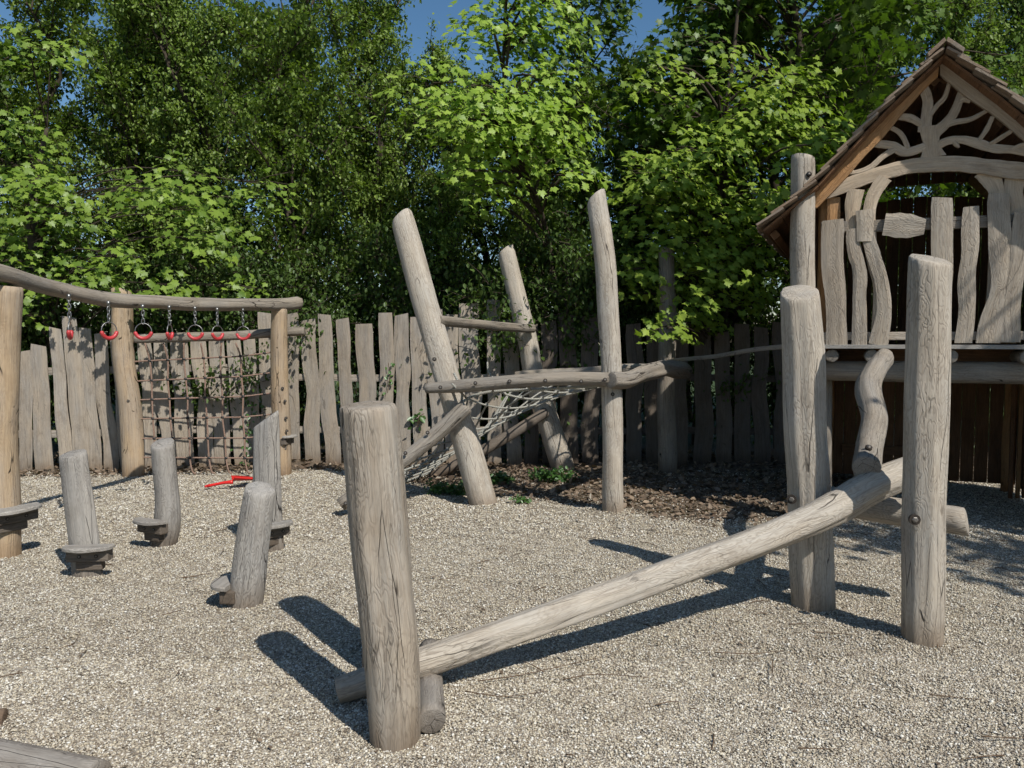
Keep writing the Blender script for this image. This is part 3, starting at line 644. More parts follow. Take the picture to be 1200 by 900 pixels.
# step plate on the near post and on the net post
def step(parent, c, u, w=.2, d=.15, th=.03, mat=W_GREY, under=True):
    """half-round wooden foot plate at c projecting along u, on a block"""
    u = Vector(u).normalized(); v = Vector((-u.y, u.x, 0)); V = []; G = []; F = []; n = 18
    rows = []
    for z, s_ in ((-th, .94), (-th*.8, 1), (-th*.25, 1), (0, .95)):
        b = len(V); rows.append(b)
        for k in range(n+1):
            a = -math.pi/2+math.pi*k/n; q = v*math.sin(a)*w*s_+u*(math.cos(a)**.8*d*s_ if math.cos(a) > 1e-6 else 0)
            p = Vector(c)+q+Vector((0, 0, z+.006*noise.noise(Vector((q.x*8, q.y*8, c[0]))))); V.append(p); G.append((q.dot(u), z+.06, q.dot(v)+c[0]*5))
    for a, b in zip(rows[:-1], rows[1:]):
        for k in range(n): F.append((a+k, a+k+1, b+k+1, b+k))
        F.append((a+n, a, b, b+n))
    F.append(tuple(rows[0]+k for k in range(n+1))[::-1]); F.append(tuple(rows[-1]+k for k in range(n+1)))
    me = mesh('step_plate', V, F, G, False); link('step_plate', me, mat, parent)
    if under:
        m = MB(); h = .13; W2 = w*.82
        m.box(Vector(c)-v*W2-u*.04+Vector((0, 0, -th-h*.62)), v*W2*2, u*(d*.66), Vector((0, 0, h*.6)), (c[0], .03, c[1]), 0)
        m.box(Vector(c)-v*W2*.62-u*.04+Vector((0, 0, -th-h*1.12)), v*W2*1.24, u*(d*.48), Vector((0, 0, h*.48)), (c[1], .05, c[0]), 0)
        b = m.build('bracket_block', W_BLOCK, parent, False, .008)
        for s_ in (-.35, .45):
            bolt(b, Vector(c)+v*W2*s_+u*(d*.66-.04+.001)+Vector((0, 0, -th-h*.32)), u, .009)
W_BLOCK = wood('grey_block', (.17, .14, .112), (.15, .13, .11), (.07, .055, .04), ring=.012, ringamp=.4, crack=.5)
W_BROWNGREY = wood('brown_grey_block', (.24, .175, .125), (.20, .165, .135), (.09, .06, .04), ring=.012, ringamp=.4, crack=.5)
step(fr, (I0.x+.1, I0.y-.05, .40), (1, -.55, 0), .2, .17)
step(fr, (K0.x+.07, K0.y-.03, .47), (1, -.3, 0), .12, .1, .025)

# rings: chain, steel ring, red grip; each a thing
ringspec = [(82, 6.2, 112), (128, 6.62, 60), (168, 7.02, 15), (199, 7.37, 95), (229, 7.73, 10), (255, 8.08, 62), (285, 8.53, 5)]
rl_lab = ['nearest the left post, hanging alone over the fence', 'turned half sideways just left of the tan net post', 'just right of the tan net post', 'seen nearly edge-on, fourth from the left', 'seen face-on, third from the right', 'half turned, second from the right', 'farthest, beside the right net post']
def chain_ring(x, y, ztop, zc, rot, lab):
    o = thing('gym_ring', (x, y, ztop), 'red-gripped steel ring '+lab, 'gym ring', 'rings hanging from the overhead beam')
    Rg = .069; d = Vector((math.cos(rot), math.sin(rot), 0)); c = Vector((x, y, zc))
    m = MB(); m.tube([c+d*Rg*math.cos(a)+Vector((0, 0, Rg*math.sin(a))) for a in np.linspace(0, 6.283, 29)[:-1]], .0045, 8, closed=True); m.build('ring', M_RINGSTEEL, o)
    m = MB(); m.tube([c+d*Rg*math.cos(a)+Vector((0, 0, Rg*math.sin(a))) for a in np.linspace(math.pi*1.03, math.pi*1.97, 18)], [.010]+[.0170]*16+[.010], 10); m.build('grip', M_RED, o)
    m = MB(); z = ztop; k = 0; zt = zc+Rg
    nl = max(3, int(round((ztop-zt)/.034))); st = (ztop-zt)/nl
    for k in range(nl):
        zz = ztop-st*(k+.5); e = d if k % 2 else Vector((-d.y, d.x, 0)); 
        m.tube([Vector((x, y, zz))+e*.012*math.cos(a)+Vector((0, 0, (st*.5+.009)*math.sin(a))) for a in np.linspace(0, 6.283, 13)[:-1]], .0048, 6, closed=True)
    m.build('chain', M_STEEL, o)
    m = MB(); m.tube([(x, y, ztop+.02), (x, y, ztop-.012)], .016, 10); m.build('hanger', M_STEEL, o)
for (px, Y, rot), lab in zip(ringspec, rl_lab):
    q = at(px, 390, Y); top = None
    # height of the beam underside above this point
    best = min(((Vector((q.x, q.y, 0))-Vector((p.x, p.y, 0))).length, p.z) for p in catmull(hp_, 60))
    chain_ring(q.x, q.y, best[1]-.062, 1.695, R(rot), lab)

# rope net between the two tan posts
nt_ = thing('rope_net', (Vector((J0.x, J0.y, 0))+Vector((K0.x, K0.y, 0)))/2, 'tan rope climbing net with black clamps strung between two log posts', 'climbing net')
JA = Vector((J0.x, J0.y-.0, 0)); KA = Vector((K0.x, K0.y, 0))
rows_y = [(424, 415), (447, 439), (469, 463), (491, 488), (514, 513), (536, 537)]
vx = [(175, 183), (195, 203), (215, 225), (237, 246), (256, 266), (281, 289)]
def npt(px, py): return onv(px, py, JA, KA)
vr = []
for k, (xt, xb) in enumerate(vx):
    pts = [(xt+random.uniform(-1, 1), 400)]
    for j, (yl, yr) in enumerate(rows_y):
        f = (j+1)/7; x = xt+(xb-xt)*f+random.uniform(-1.2, 1.2); f2 = (x-150)/180; pts.append((x, yl*(1-f2)+yr*f2))
    pts += [(pts[-1][0]+3, 552), (pts[-1][0]+7, 561 if k % 2 else 556)]
    P = [npt(*p) for p in pts]; P[-1].z = max(.01, P[-1].z); P[-2].z = max(.03, P[-2].z)
    P[0] = P[0]+Vector((.05*random.uniform(-1, 1), -.05, -.02))
    vr.append(pts); m = MB(); m.tube(catmull(P, 40), .0105, 7); m.build('rope', M_ROPE2, nt_)
def instance(name, me, p, parent):
    o = bpy.data.objects.new(name, me); C.objects.link(o); o.parent = parent; o.location = Vector(p)-Vector(parent.location); return o
mk = MB(); mk.ball((0, 0, 0), .022, 6, (1.1, .8, .8)); clamp_me = mesh('rope_clamp', mk.V, mk.F); clamp_me.materials.append(M_BLACK)
for j, (yl, yr) in enumerate(rows_y):
    lx = 154+j*1.4; pts = [(lx, yl)]+[v[j+1] for v in vr]+[(310, yl*.1+yr*.9-2), (322+j*.4, yr-3)]
    m = MB(); m.tube(catmull([npt(*p) for p in pts], 50), .0095, 7); m.build('rope', M_ROPE2, nt_)
    for p in pts[1:-1]: instance('rope_clamp', clamp_me, npt(*p), nt_)

# ------------------------------------------------------------------ net hammock with leaning posts
A0 = gr(567, 590); B0 = gr(660, 547); C0 = gr(718, 600)
hm = thing('net_hammock', (A0.x, A0.y, 0), 'log structure of two leaning posts and one upright post around a sloping rope net', 'climbing frame')
At = at(471, 257, A0.y+.1); Adir = (At-A0).normalized()
pA = log('post', [A0-Adir*.12, A0.lerp(At, .5)+Vector((-.01, 0, 0)), At], [.135, .13, .12], W_PALE, hm, slant1=(-.5, .4))
Bt = at(593, 294, B0.y+.05); Bdir = (Bt-B0).normalized()
pB = log('post', [B0-Bdir*.12, B0.lerp(Bt, .36)+Vector((-.06, 0, 0)), B0.lerp(Bt, .6)+Vector((-.02, 0, 0)), Bt], [.15, .13, .125, .115], W_PALE, hm, slant1=(-.4, .3))
Ct = at(699, 231, C0.y+.03)
pC = log('post', [Vector((C0.x, C0.y, -.12)), at(717, 440, C0.y), at(708, 300, C0.y), Ct], [.097, .098, .097, .088], W_PALE, hm, slant1=(-.55, .4))
D_ = [at(499, 455, 7.32), at(545, 452, 7.22), at(610, 446, 7.1), at(665, 444, 7.05), at(727, 445, 7.0)]
bD = log('rail', D_, [.046, .063, .062, .065, .065], W_BEAM, hm, facet=.08)
for px, py in ((516, 454), (557, 449), (597, 447), (639, 446), (681, 447), (709, 445)): bolt(bD, at(px, py, 7.22-(px-500)/210*.22-.068), (0, -1, .15), .013)
Gn = [at(716, 446, 6.93), at(737, 446, 7.1), at(762, 436, 7.6), at(782, 432, 8.2), at(803, 435, 8.9)]
bG = log('crooked_beam', Gn, [.078, .08, .078, .085, .09], W_BEAM, hm, facet=.1, lump=.16)
D2 = [at(604, 441, 9.35), at(680, 436, 9.2), at(735, 433, 9.0), at(805, 434, 8.95)]
bD2 = log('rail', D2, [.06, .065, .06, .06], W_BEAM, hm)
E_ = [at(514, 376, A0.y+.0), at(560, 380, 8.3), at(624, 385, B0.y-.13)]
bE = log('rail', E_, [.052, .05, .058], W_BEAM, hm, facet=.1)
F_ = [at(547, 476, A0.y-.2), at(500, 518, 7.25), at(399, 592, 7.0)]
bF = log('rail', F_, [.072, .070, .062], W_BEAM, hm, facet=.08)
for px, py, Y in ((523, 487, 7.36), (501, 507, 7.25), (475, 531, 7.17), (405, 590, 7.0)): bolt(bF, at(px, py, Y-.083), (0, -1, .3), .013)
G_ = [at(640, 483, B0.y-.16), at(585, 517, 9.25), at(505, 560, 9.1)]
bR = log('rail', G_, [.065, .065, .06], W_FENCE_SHADE, hm)
bolt(pA, at(509, 421, A0.y-.11), (0, -1, 0), .014); bolt(pC, at(718, 462, C0.y-.106), (0, -1, 0), .012)
bolt(pB, at(640, 420, B0.y-.13), (0, -1, 0), .012)
# the net: raised edges on the rails, belly sagging between
Fe = catmull([at(704, 452, 7.12), at(640, 456, 7.2), at(560, 462, 7.35), at(520, 492, 7.35), at(480, 535, 7.25), at(440, 566, 7.2)], 50)
Re = catmull([at(735, 440, 8.95), at(670, 444, 9.2), at(605, 455, 9.4), at(570, 500, 9.25), at(520, 540, 9.15), at(495, 560, 9.1)], 50)
Mid = catmull([at(712, 450, 8.0), at(650, 466, 8.15), at(590, 494, 8.25), at(545, 519, 8.2), at(500, 544, 8.1), at(455, 566, 8.0)], 50)
def NP(a, b):
    a = max(0, min(1, a)); F0 = lerpl(Fe, a); M0 = lerpl(Mid, a); R0 = lerpl(Re, a)
    w0 = 2*(b-.5)*(b-1); w1 = 4*b*(1-b); w2 = 2*b*(b-.5); return F0*w0+M0*w1+R0*w2
net = thing('rope_net', (NP(.5, .5).x, NP(.5, .5).y, 0), 'pale grey-green rope net sagging between the leaning posts', 'rope net')
NA, NB_ = 9, 5
for k in range(-NB_, NA+1):
    for sgn in (1, -1):
        P = []
        for q in range(0, 25):
            b = q/24; a = (k+b*NB_)/NA if sgn > 0 else (k+NB_-b*NB_)/NA
            if 0 <= a <= 1: P.append(NP(a, b)+Vector((0, 0, .006*sgn)))
        if len(P) > 3:
            m = MB(); m.tube(catmull(P, len(P)*2), .0098, 7); m.build('rope', M_ROPE, net)
kn = MB(); kn.ball((0, 0, 0), .022, 5); knot_me = mesh('knot', kn.V, kn.F, kn.G); knot_me.materials.append(M_ROPE)
for k in range(0, 2*NA+1):
    for j in range(0, 2*NB_+1):
        if (k+j) % 2 == 0 and 0 < j < 2*NB_: instance('knot', knot_me, NP(k/(2*NA), j/(2*NB_)), net)
for E in (Fe, Re, [NP(0, j/12) for j in range(13)], [NP(1, j/12) for j in range(13)]):
    m = MB(); m.tube(E, .014, 7); m.build('edge_rope', M_ROPE, net)
for px in (530, 572, 615, 655, 690):
    m = MB(); a = at(px, 450, 7.14); b = min(Fe, key=lambda p: (p-a).length); m.tube([a, b], .010, 6); m.build('lashing', M_ROPE, net)
m = MB()
a = at(571, 424, B0.y-.16); m.tube(catmull([a, a+Vector((.03, -.03, -.14)), NP(.45, 1)], 8), .012, 6); m.build('lashing', M_ROPE, net); m = MB()
a = at(532, 437, A0.y-.15); m.tube(catmull([a, a+Vector((.08, -.02, -.2)), NP(.55, .1)], 8), .012, 6)
m.build('lashing', M_ROPE, net)

# ------------------------------------------------------------------ far post with handrail to the deck
Q0 = gr(782, 551); 
hr = thing('handrail_post', (Q0.x, Q0.y, 0), 'tall shaded post right of the net hammock with a thin rail running to the playhouse', 'post')
log('post', [Vector((Q0.x, Q0.y, -.1)), at(781, 440, Q0.y), at(783, 360, Q0.y), at(780, 290, Q0.y)], [.115, .105, .10, .09], W_BEAM, hr)
a = at(776, 425, Q0.y-.13); b = at(925, 405, 7.05)
rows = [(a.lerp(b, k/10)+Vector((0, 0, -.022+.008*math.sin(k))), a.lerp(b, k/10)+Vector((0, 0, .022+.008*math.sin(k)))) for k in range(11)]
link('rail', slab_mesh('rail', rows, (-.3, -.9, 0), .03, 5), W_BEAM, hr)

# ------------------------------------------------------------------ balance beam between four posts
P1 = gr(464, 866); bb = thing('balance_beam', (P1.x, P1.y, 0), 'long pale sloping balance log held between four stout posts in the foreground', 'balance beam')
P1t = at(431, 474, P1.y+.03)
p1 = log('post', [Vector((P1.x, P1.y, -.12)), at(455, 740, P1.y), at(443, 610, P1.y+.02), P1t], [.094, .112, .116, .107], W_MAIN, bb, seg=56, step=.03, slant1=(.04, -.10), bevel=.14, lump=.055, facet=.065)
P1b = Vector((-.60, 3.66, -.1))
log('post', [P1b, P1b+Vector((-.01, 0, .7)), P1b+Vector((-.06, .0, 1.38))], [.118, .12, .112], W_MAIN, bb, seg=36)
BM = [at(397, 811, 3.36), at(500, 776, 3.42), at(600, 740, 3.6), at(730, 692, 3.86), at(860, 645, 4.1), at(930, 617, 4.24), at(980, 594, 4.33), at(1025, 568, 4.38), at(1085, 545, 4.46)]
bm = log('beam', BM, [.058, .068, .068, .074, .080, .087, .092, .090, .086], W_PALE, bb, seg=44, step=.035, facet=.09, lump=.05, wob=.006)
c0 = at(506, 842, 3.04); c1 = at(503, 748, 3.85)
log('cross_log', [Vector((c0.x, c0.y, .055)), Vector((c1.x+.0, c1.y, .03))], [.062, .058], W_GREY, bb, seg=30, slant0=(.1, .25))
P2 = gr(953, 710); P2t = at(938, 342, P2.y)
p2 = log('post', [Vector((P2.x, P2.y, -.12)), at(946, 560, P2.y), P2t], [.120, .122, .122, .115], W_PALE, bb, seg=44, step=.035, slant1=(-.12, -.42), bevel=.1, facet=.075, lump=.06)
P3 = gr(1081, 750); P3t = at(1090, 303, P3.y)
p3 = log('post', [Vector((P3.x, P3.y, -.12)), at(1083, 600, P3.y), at(1086, 450, P3.y), P3t], [.103, .102, .104, .102], W_PALE, bb, seg=44, step=.035, slant1=(.1, -.35), bevel=.1, facet=.08, lump=.055)
l0 = at(962, 583, 4.95); l1 = at(1133, 611, 4.42)
bm2 = log('cross_log', [l0, l0.lerp(l1, .5)+Vector((0, 0, -.01)), l1], [.085, .085, .08], W_PALE, bb, seg=32, slant1=(.1, .2))
bolt(p2, at(929, 586, P2.y-.112)+Vector((.0, .02, 0)), (-.35, -1, 0), .02); bolt(p3, at(1072, 609, P3.y-.108), (-.15, -1, 0), .02)
# crooked log from the deck to the beam
tw = [at(1015, 549, 4.36), at(1019, 524, 4.75), at(1026, 492, 5.15), at(1018, 462, 5.45), at(1021, 443, 5.75), at(1036, 419, 6.3)]
tl = log('crooked_log', tw, [.078, .080, .080, .090, .082, .082], W_BEAM, None, seg=36, step=.035, lump=.07, facet=.05)
tag(tl, 'crooked pale log leading down from the playhouse deck to the balance beam', 'log')
bolt(tl, at(1018, 531, 4.45)+Vector((0, 0, .035)), (0, -.5, .8), .014)

# ------------------------------------------------------------------ stepping posts
def stepping(base, top, rad, lab, stepspec, flat=.8, sl=(0, -.2), flare=1.0, mat=W_GREY, mids=()):
    o = thing('stepping_post', (base.x, base.y, 0), lab, 'stepping post', 'stepping posts in the gravel')
    log('post', [Vector((base.x, base.y, -.1))]+list(mids)+[top], rad, mat, o, flat=flat, seg=40, step=.03, slant1=sl, bevel=.1, facet=.05)
    c, u, w_, d_ = stepspec; step(o, c, u, w_, d_)
    return o
s1 = gr(104, 676); s1t = at(87, 531, s1.y+.02)
stepping(s1, s1t, [.102, .098, .092], 'grey half-log stepping post leaning left with a wide foot plate across its front', ((s1.x+.03, s1.y-.03, .235), (.1, -1, 0), .165, .14), .48, (-.1, -.5))
s2 = gr(190, 636); s2t = at(190, 519, s2.y)
stepping(s2, s2t, [.088, .105, .090, .090], 'grey stepping post with round slanted top and a foot plate at its left', ((s2.x-.03, s2.y-.09, .215), (-.45, -1, 0), .155, .12), .9, (0, -.45), mids=(s2+Vector((.05, 0, .25)),))
s3 = gr(315, 643); s3t = at(312, 491, s3.y)
stepping(s3, s3t, [.115, .108, .10], 'tallest grey stepping post with pointed slanted top, partly behind the leaning one', ((s3.x+.06, s3.y-.05, .22), (.75, -.7, 0), .14, .12), .6, (-.7, -.2))
s4 = gr(285, 706); s4t = at(305, 572, s4.y+.05)
stepping(s4, s4t, [.104, .106, .100, .090], 'nearest grey stepping post leaning right, foot plate jutting out at its left', ((s4.x-.06, s4.y+.04, .125), (-1, .05, 0), .15, .14), .8, (.1, -.45))

# ------------------------------------------------------------------ toy shovel
a = gr(243, 571, .02); b = gr(273, 568, .04); c = gr(299, 564, .02)
sh = thing('toy_shovel', (b.x, b.y, 0), 'red plastic toy shovel lying on the gravel below the climbing net', 'toy shovel')
m = MB(); d = (c-a).normalized()
m.tube(catmull([a+Vector((0, 0, .012)), a.lerp(b, .6)+Vector((0, 0, .03)), b+Vector((0, 0, .03))], 10), [.02, .016, .016, .016, .016, .017, .018, .02, .022, .024], 8)
m.tube([a+Vector((-.01, -.03, .012)), a+Vector((-.01, .035, .014))], .012, 8)
m.build('handle', M_REDTOY, sh)
V = []; F = []; side = Vector((-d.y, d.x, 0)); nn_ = 9; mm = 7
for layer in (0, 1):
    for i in range(nn_):
        t = i/(nn_-1); wd = .045+.065*min(1, t*3)*(1 if t < .75 else math.sqrt(max(0, 1-((t-.75)/.27)**2)))
        for j in range(mm):
            u = j/(mm-1)*2-1; V.append(b.lerp(c+d*.02, t)+side*wd*u+Vector((0, 0, .02+.045*u*u*(1-t*.6)+.03*(1-t)-layer*.008)))
for i in range(nn_-1):
    for j in range(mm-1):
        q = i*mm+j; F.append((q, q+1, q+mm+1, q+mm)); z = nn_*mm; F.append((z+q, z+q+mm, z+q+mm+1, z+q+1))
for i in range(nn_-1):
    for j, fl_ in ((0, 1), (mm-1, 0)):
        q = i*mm+j; z = nn_*mm; f = (q, q+mm, z+q+mm, z+q); F.append(f if fl_ else f[::-1])
link('blade', mesh('blade', V, F, None, True), M_REDTOY, sh)

# ------------------------------------------------------------------ border logs bottom left
a = gr(-120, 880, .02); b = gr(112, 918, .01)
tag(log('border_log', [a, b], [.10, .09], W_GREY, None, seg=32, flat=.9), 'grey log edging the gravel at the bottom left corner', 'log')
a = gr(-60, 850, .02); b = gr(6, 842, .02)
tag(log('border_log', [a, b], [.05, .045], W_BROWNGREY, None, seg=24), 'short brown log end at the left edge just above the corner log', 'log')

# ------------------------------------------------------------------ playhouse
O = Vector((2.67, 7.0, 0)); yaw = R(24); U = Vector((math.cos(yaw), -math.sin(yaw), 0)); Vv = Vector((math.sin(yaw), math.cos(yaw), 0)); Zz = Vector((0, 0, 1))
def W(s, v, z): return O+U*s+Vv*v+Zz*z
def hp(px, py, v=0.0):
    d = ray(px, py); t = (O+Vv*v-CAM).dot(Vv)/d.dot(Vv); return CAM+d*t
def hs(px, py, v=0.0): q = hp(px, py, v)-O; return q.dot(U), q.z
ph = thing('playhouse', (O.x, O.y, 0), 'raised wooden playhouse with steep shingled gable roof, carved tree and wavy board railing', 'playhouse')
sA, zA = hs(1104, 66); half = sA; SR = 2*sA; deckz = hs(1080, 404)[1]; DP = 2.35
print('HOUSE apex', sA, zA, 'deck', deckz)
# flat cut-out timber following a centre line in the front plane
def cutout(name, pts, wd, v0, th, mat, parent, seed, n=None):
    P = [hp(x, y, v0) for x, y in pts]; n = n or len(P)*5; path = catmull(P, n); rows = []
    for i, p in enumerate(path):
        T = (path[min(i+1, n-1)]-path[max(i-1, 0)]).normalized(); S = T.cross(Vv).normalized(); w_ = lerpl(wd, i/(n-1))/900*7/2
        w_ *= 1+.10*noise.noise(Vector((seed, i*.35, 0))); rows.append((p-S*w_, p+S*w_))
    return link(name, slab_mesh(name, rows, -Vv, th, seed), mat, parent)
# bargeboards
def board(name, a0, a1, b1, b0, v0, th, mat, parent, seed, rows=14, wav=.01):
    A0_, A1_, B1_, B0_ = [hp(*q, v0) for q in (a0, a1, b1, b0)]
    out = []
    for i in range(rows+1):
        t = i/rows; k = noise.noise(Vector((seed*1.3, t*4, 0)))*wav; p = A0_.lerp(B0_, t); q = A1_.lerp(B1_, t)+(A1_-A0_).normalized()*k*1.5
        out.append((p, q))
    return link(name, slab_mesh(name, out, -Vv, th, seed), mat, parent)
board('bargeboard', (1101, 62), (1099, 90), (957, 246), (944, 236), -.06, .05, W_HONEY, ph, 401, wav=.03)
rb0 = hs(1101, 62, -.06); rb1 = hs(1200, 122, -.06); 
board('bargeboard', (1101.5, 62), (1101.5, 90), (1278, 222), (1290, 186), -.062, .05, W_CARVE, ph, 402, wav=.02)
# arch, legs, carved tree
arch = [(957, 231), (985, 220), (1010, 210), (1037, 202), (1067, 195), (1092, 193), (1120, 192), (1150, 195), (1180, 199), (1215, 203), (1262, 214)]
cutout('arch_beam', arch, [12, 15, 15, 15, 15, 16, 16, 16, 17, 17, 17], -.03, .05, W_CARVE, ph, 410)
cutout('stud', [(977, 232), (977, 262), (978, 300), (979, 402)], [14, 14, 13, 13], .01, .05, W_HONEY, ph, 411)
cutout('stud', [(1003, 222), (999, 245), (1000, 275), (1006, 320), (1008, 402)], [18, 16, 12, 13, 15], -.035, .04, W_CARVE, ph, 412)
cutout('stud', [(1037, 208), (1026, 224), (1020, 240), (1018, 262), (1022, 300), (1031, 340), (1030, 402)], [16, 14, 13, 14, 13, 13, 17], -.035, .04, W_CARVE, ph, 413)
cutout('stud', [(1152, 200), (1162, 212), (1168, 226), (1170, 250), (1166, 330), (1160, 402)], [20, 18, 14, 14, 14, 16], -.005, .04, W_CARVE, ph, 414)
cutout('stud', [(1189, 206), (1188, 225), (1191, 250), (1186, 330), (1180, 402)], [20, 16, 14, 14, 16], .0, .04, W_CARVE, ph, 415)
ct = cutout('carved_tree', [(1093, 185), (1092, 176), (1091, 165), (1090, 155), (1090, 148)], [26, 18, 15, 19, 24], -.03, .045, W_CARVE, ph, 420, 14)
br = [([(1083, 155), (1086, 135), (1087, 118), (1082, 101)], [13, 11, 10, 9]), ([(1089, 136), (1098, 124), (1107, 114), (1112, 98)], [5, 5, 5, 4]), ([(1096, 156), (1110, 143), (1119, 130), (1127, 109)], [12, 10, 9, 8]), ([(1122, 121), (1129, 117), (1137, 119)], [6, 5, 4]),
      ([(1106, 148), (1120, 143), (1137, 140), (1156, 130)], [5, 6, 5, 4]), ([(1080, 146), (1068, 139), (1056, 137), (1044, 138)], [7, 8, 7, 5]), ([(1084, 172), (1066, 178), (1056, 177), (1046, 171), (1030, 169), (1013, 169)], [9, 9, 10, 9, 8, 5]), ([(1064, 174), (1059, 162), (1052, 154), (1038, 147)], [5, 5, 5, 4]),
      ([(1048, 175), (1034, 184), (1020, 196), (1004, 202), (990, 203)], [7, 6, 6, 5, 4]), ([(1000, 203), (996, 197)], [4, 2]), ([(1100, 170), (1112, 165), (1128, 164), (1145, 168), (1165, 174), (1190, 176), (1225, 184)], [9, 8, 8, 10, 9, 8, 7]), ([(1147, 165), (1156, 152), (1163, 137)], [4, 5, 4]), ([(1159, 170), (1172, 162), (1186, 153)], [4, 5, 4]), ([(1186, 176), (1196, 171), (1215, 167)], [5, 5, 3]), ([(1118, 166), (1121, 170), (1124, 173)], [5, 5, 2])]
for i, (p, w_) in enumerate(br): cutout('branch', p, w_, -.03-.0006*i, .035, W_CARVE, ct, 430+i)
# corner poles
def pole(s, v, z1, r, mat=W_PALE, name='corner_post', z0=-.1, **kw): return log(name, [W(s, v, z0), W(s+.01, v, (z0+z1)/2), W(s, v, z1)], [r*1.05, r, r*.95], mat, ph, **kw)
tp_ = hs(941, 184, -.12)
log('corner_post', [W(.02, -.10, -.1), W(.0, -.10, 1.2), W(-.03, -.11, 2.3), W(-.05, -.12, tp_[1])], [.112, .108, .105, .10], W_PALE, ph, slant1=(.25, .1))
bolt(ph, hp(948, 204, -.215), -Vv, .016)
pole(.14, .10, 2.9, .06, W_HONEY, z0=deckz); pole(SR, -.10, 3.2, .11); pole(SR-.1, DP-.1, 2.9, .06, W_HONEY); pole(.14, DP-.1, 2.9, .06, W_HONEY)
# under-deck posts near the left
pole(.16, .3, deckz-.3, .07, W_BEAM, 'deck_post')
# deck
m = MB(); nb = 17
for k in range(nb):
    v0 = -.12+k*(DP+.12)/nb; m.box(W(-.02, v0, deckz-.035), U*(SR+.1), Vv*((DP+.12)/nb-.008), Zz*.035, (k*.37, .03, k*1.7), 0)
m.build('deck', W_GREY, ph, False, .003)
log('floor_beam', [W(-.02, .12, deckz-.235), W(1, .10, deckz-.24), W(SR+.2, .12, deckz-.235)], [.088, .096, .09], W_BEAM, ph, seg=32)
log('floor_beam', [W(-.02, DP-.2, deckz-.235), W(SR+.2, DP-.2, deckz-.235)], [.088, .09], W_BEAM, ph)
for s_ in (hs(975, 423)[0], .55, hs(1113, 419)[0], 1.7): log('joist', [W(s_, -.08, deckz-.10), W(s_, DP-.1, deckz-.10)], [.058, .06], W_BEAM, ph, seg=20)
m = MB(); m.box(W(0, .35, deckz-.16), U*SR, Vv*.02, Zz*.12, (0, .03, 0), 0); m.build('fascia_board', W_BROWN, ph, False)
# walls: brown boards, back and sides
def wall(name, s0, v0, s1, v1, z0, ztop, seed, gap=.006, wb=.13, mat=W_BROWN):
    a = W(s0, v0, 0); b = W(s1, v1, 0); L = (b-a).length; d = (b-a)/L; nn = d.cross(Zz); n = int(L/wb); m = MB()
    for k in range(n):
        w0 = L/n; zt = ztop((k+.5)/n) if callable(ztop) else ztop
        m.box(a+d*(k*w0)+Zz*z0+nn*random.uniform(-.003, .003), d*(w0-gap), nn*.022, Zz*(zt-z0), (k*.31+seed, .04, k*.9), 2)
    return m.build(name, mat, ph, False, .002)
zb = hs(1060, 232, DP)[1]
wall('back_wall', 0.05, DP, SR, DP, .04, lambda f: zb-.35*abs(f-.5)**1.5-0, 1)
wall('side_wall', .02, .14, .02, DP-.02, deckz, lambda f: 2.75, 2)
wall('side_wall', SR, .14, SR, DP-.02, .04, lambda f: 2.75, 3)
wall('side_wall', .03, 1.2, .03, DP-.02, .04, deckz-.3, 4)
# inner partition on the right, lower sill with pale end, door frame slats
m = MB(); m.box(W(.3, DP-.09, .30), U*(SR-1.05), Vv*.06, Zz*.10, (1, .03, 2), 0); m.build('sill_beam', W_BROWN, ph, False, .004)
log('brace', [W(SR-.9, DP-.3, .34), W(SR-.75, DP-.3, .34)], [.04, .04], W_HONEY, ph, seg=16)
for k, s_ in enumerate((1.86, 1.93, 1.99)):
    m = MB(); m.box(W(s_, 1.55+.04*k, .02), U*.035, Vv*.05, Zz*(deckz-.33), (k, .04, 1), 2); m.build('slat', W_HONEY if k == 1 else W_BROWN, ph, False, .003)
# railing
def picket(bl, br_, tl_, tr_, v0, seed, mat=W_CARVE, wav=.012, th=.03): return slab('picket', hp(*bl, v0), hp(*br_, v0), hp(*tl_, v0), hp(*tr_, v0), -Vv, th, mat, ph, seed, wav, 16)
W_PICK = wood('picket_board', (.42, .355, .28), (.35, .315, .27), (.17, .135, .10), ring=.013, ringamp=.6, crack=.35)
picket((967, 404), (993, 404), (963, 260), (990, 257), -.075, 501, W_PICK, .02)
cutout('picket', [(1013, 246), (1014, 262), (1013, 283)], [18, 18, 16], -.082, .03, W_PICK, ph, 502, 8)
cutout('picket', [(1036, 263), (1050, 264), (1066, 265), (1084, 266)], [24, 26, 26, 16], -.082, .03, W_PICK, ph, 503, 12)
cutout('picket', [(1029, 404), (1036, 365), (1033, 330), (1024, 300), (1016, 274)], [20, 15, 14, 14, 14], -.075, .03, W_PICK, ph, 504)
cutout('picket', [(1007, 404), (1007, 350), (1008, 320), (1000, 290), (1000, 268)], [16, 14, 14, 14, 14], -.07, .03, W_PICK, ph, 505)
picket((1088, 403), (1112, 403), (1091, 232), (1117, 233), -.075, 506, W_PICK, .015)
picket((1118, 402), (1139, 402), (1128, 244), (1148, 242), -.075, 507, W_PICK, .03)
picket((1143, 402), (1172, 402), (1157, 227), (1183, 228), -.075, 508, W_PICK, .03)
picket((1173, 401), (1196, 401), (1188, 250), (1212, 248), -.075, 509, W_PICK, .03)
picket((1206, 401), (1226, 401), (1220, 240), (1240, 240), -.075, 510, W_PICK, .03)
picket((1236, 400), (1258, 400), (1240, 240), (1262, 240), -.075, 511, W_PICK, .02)
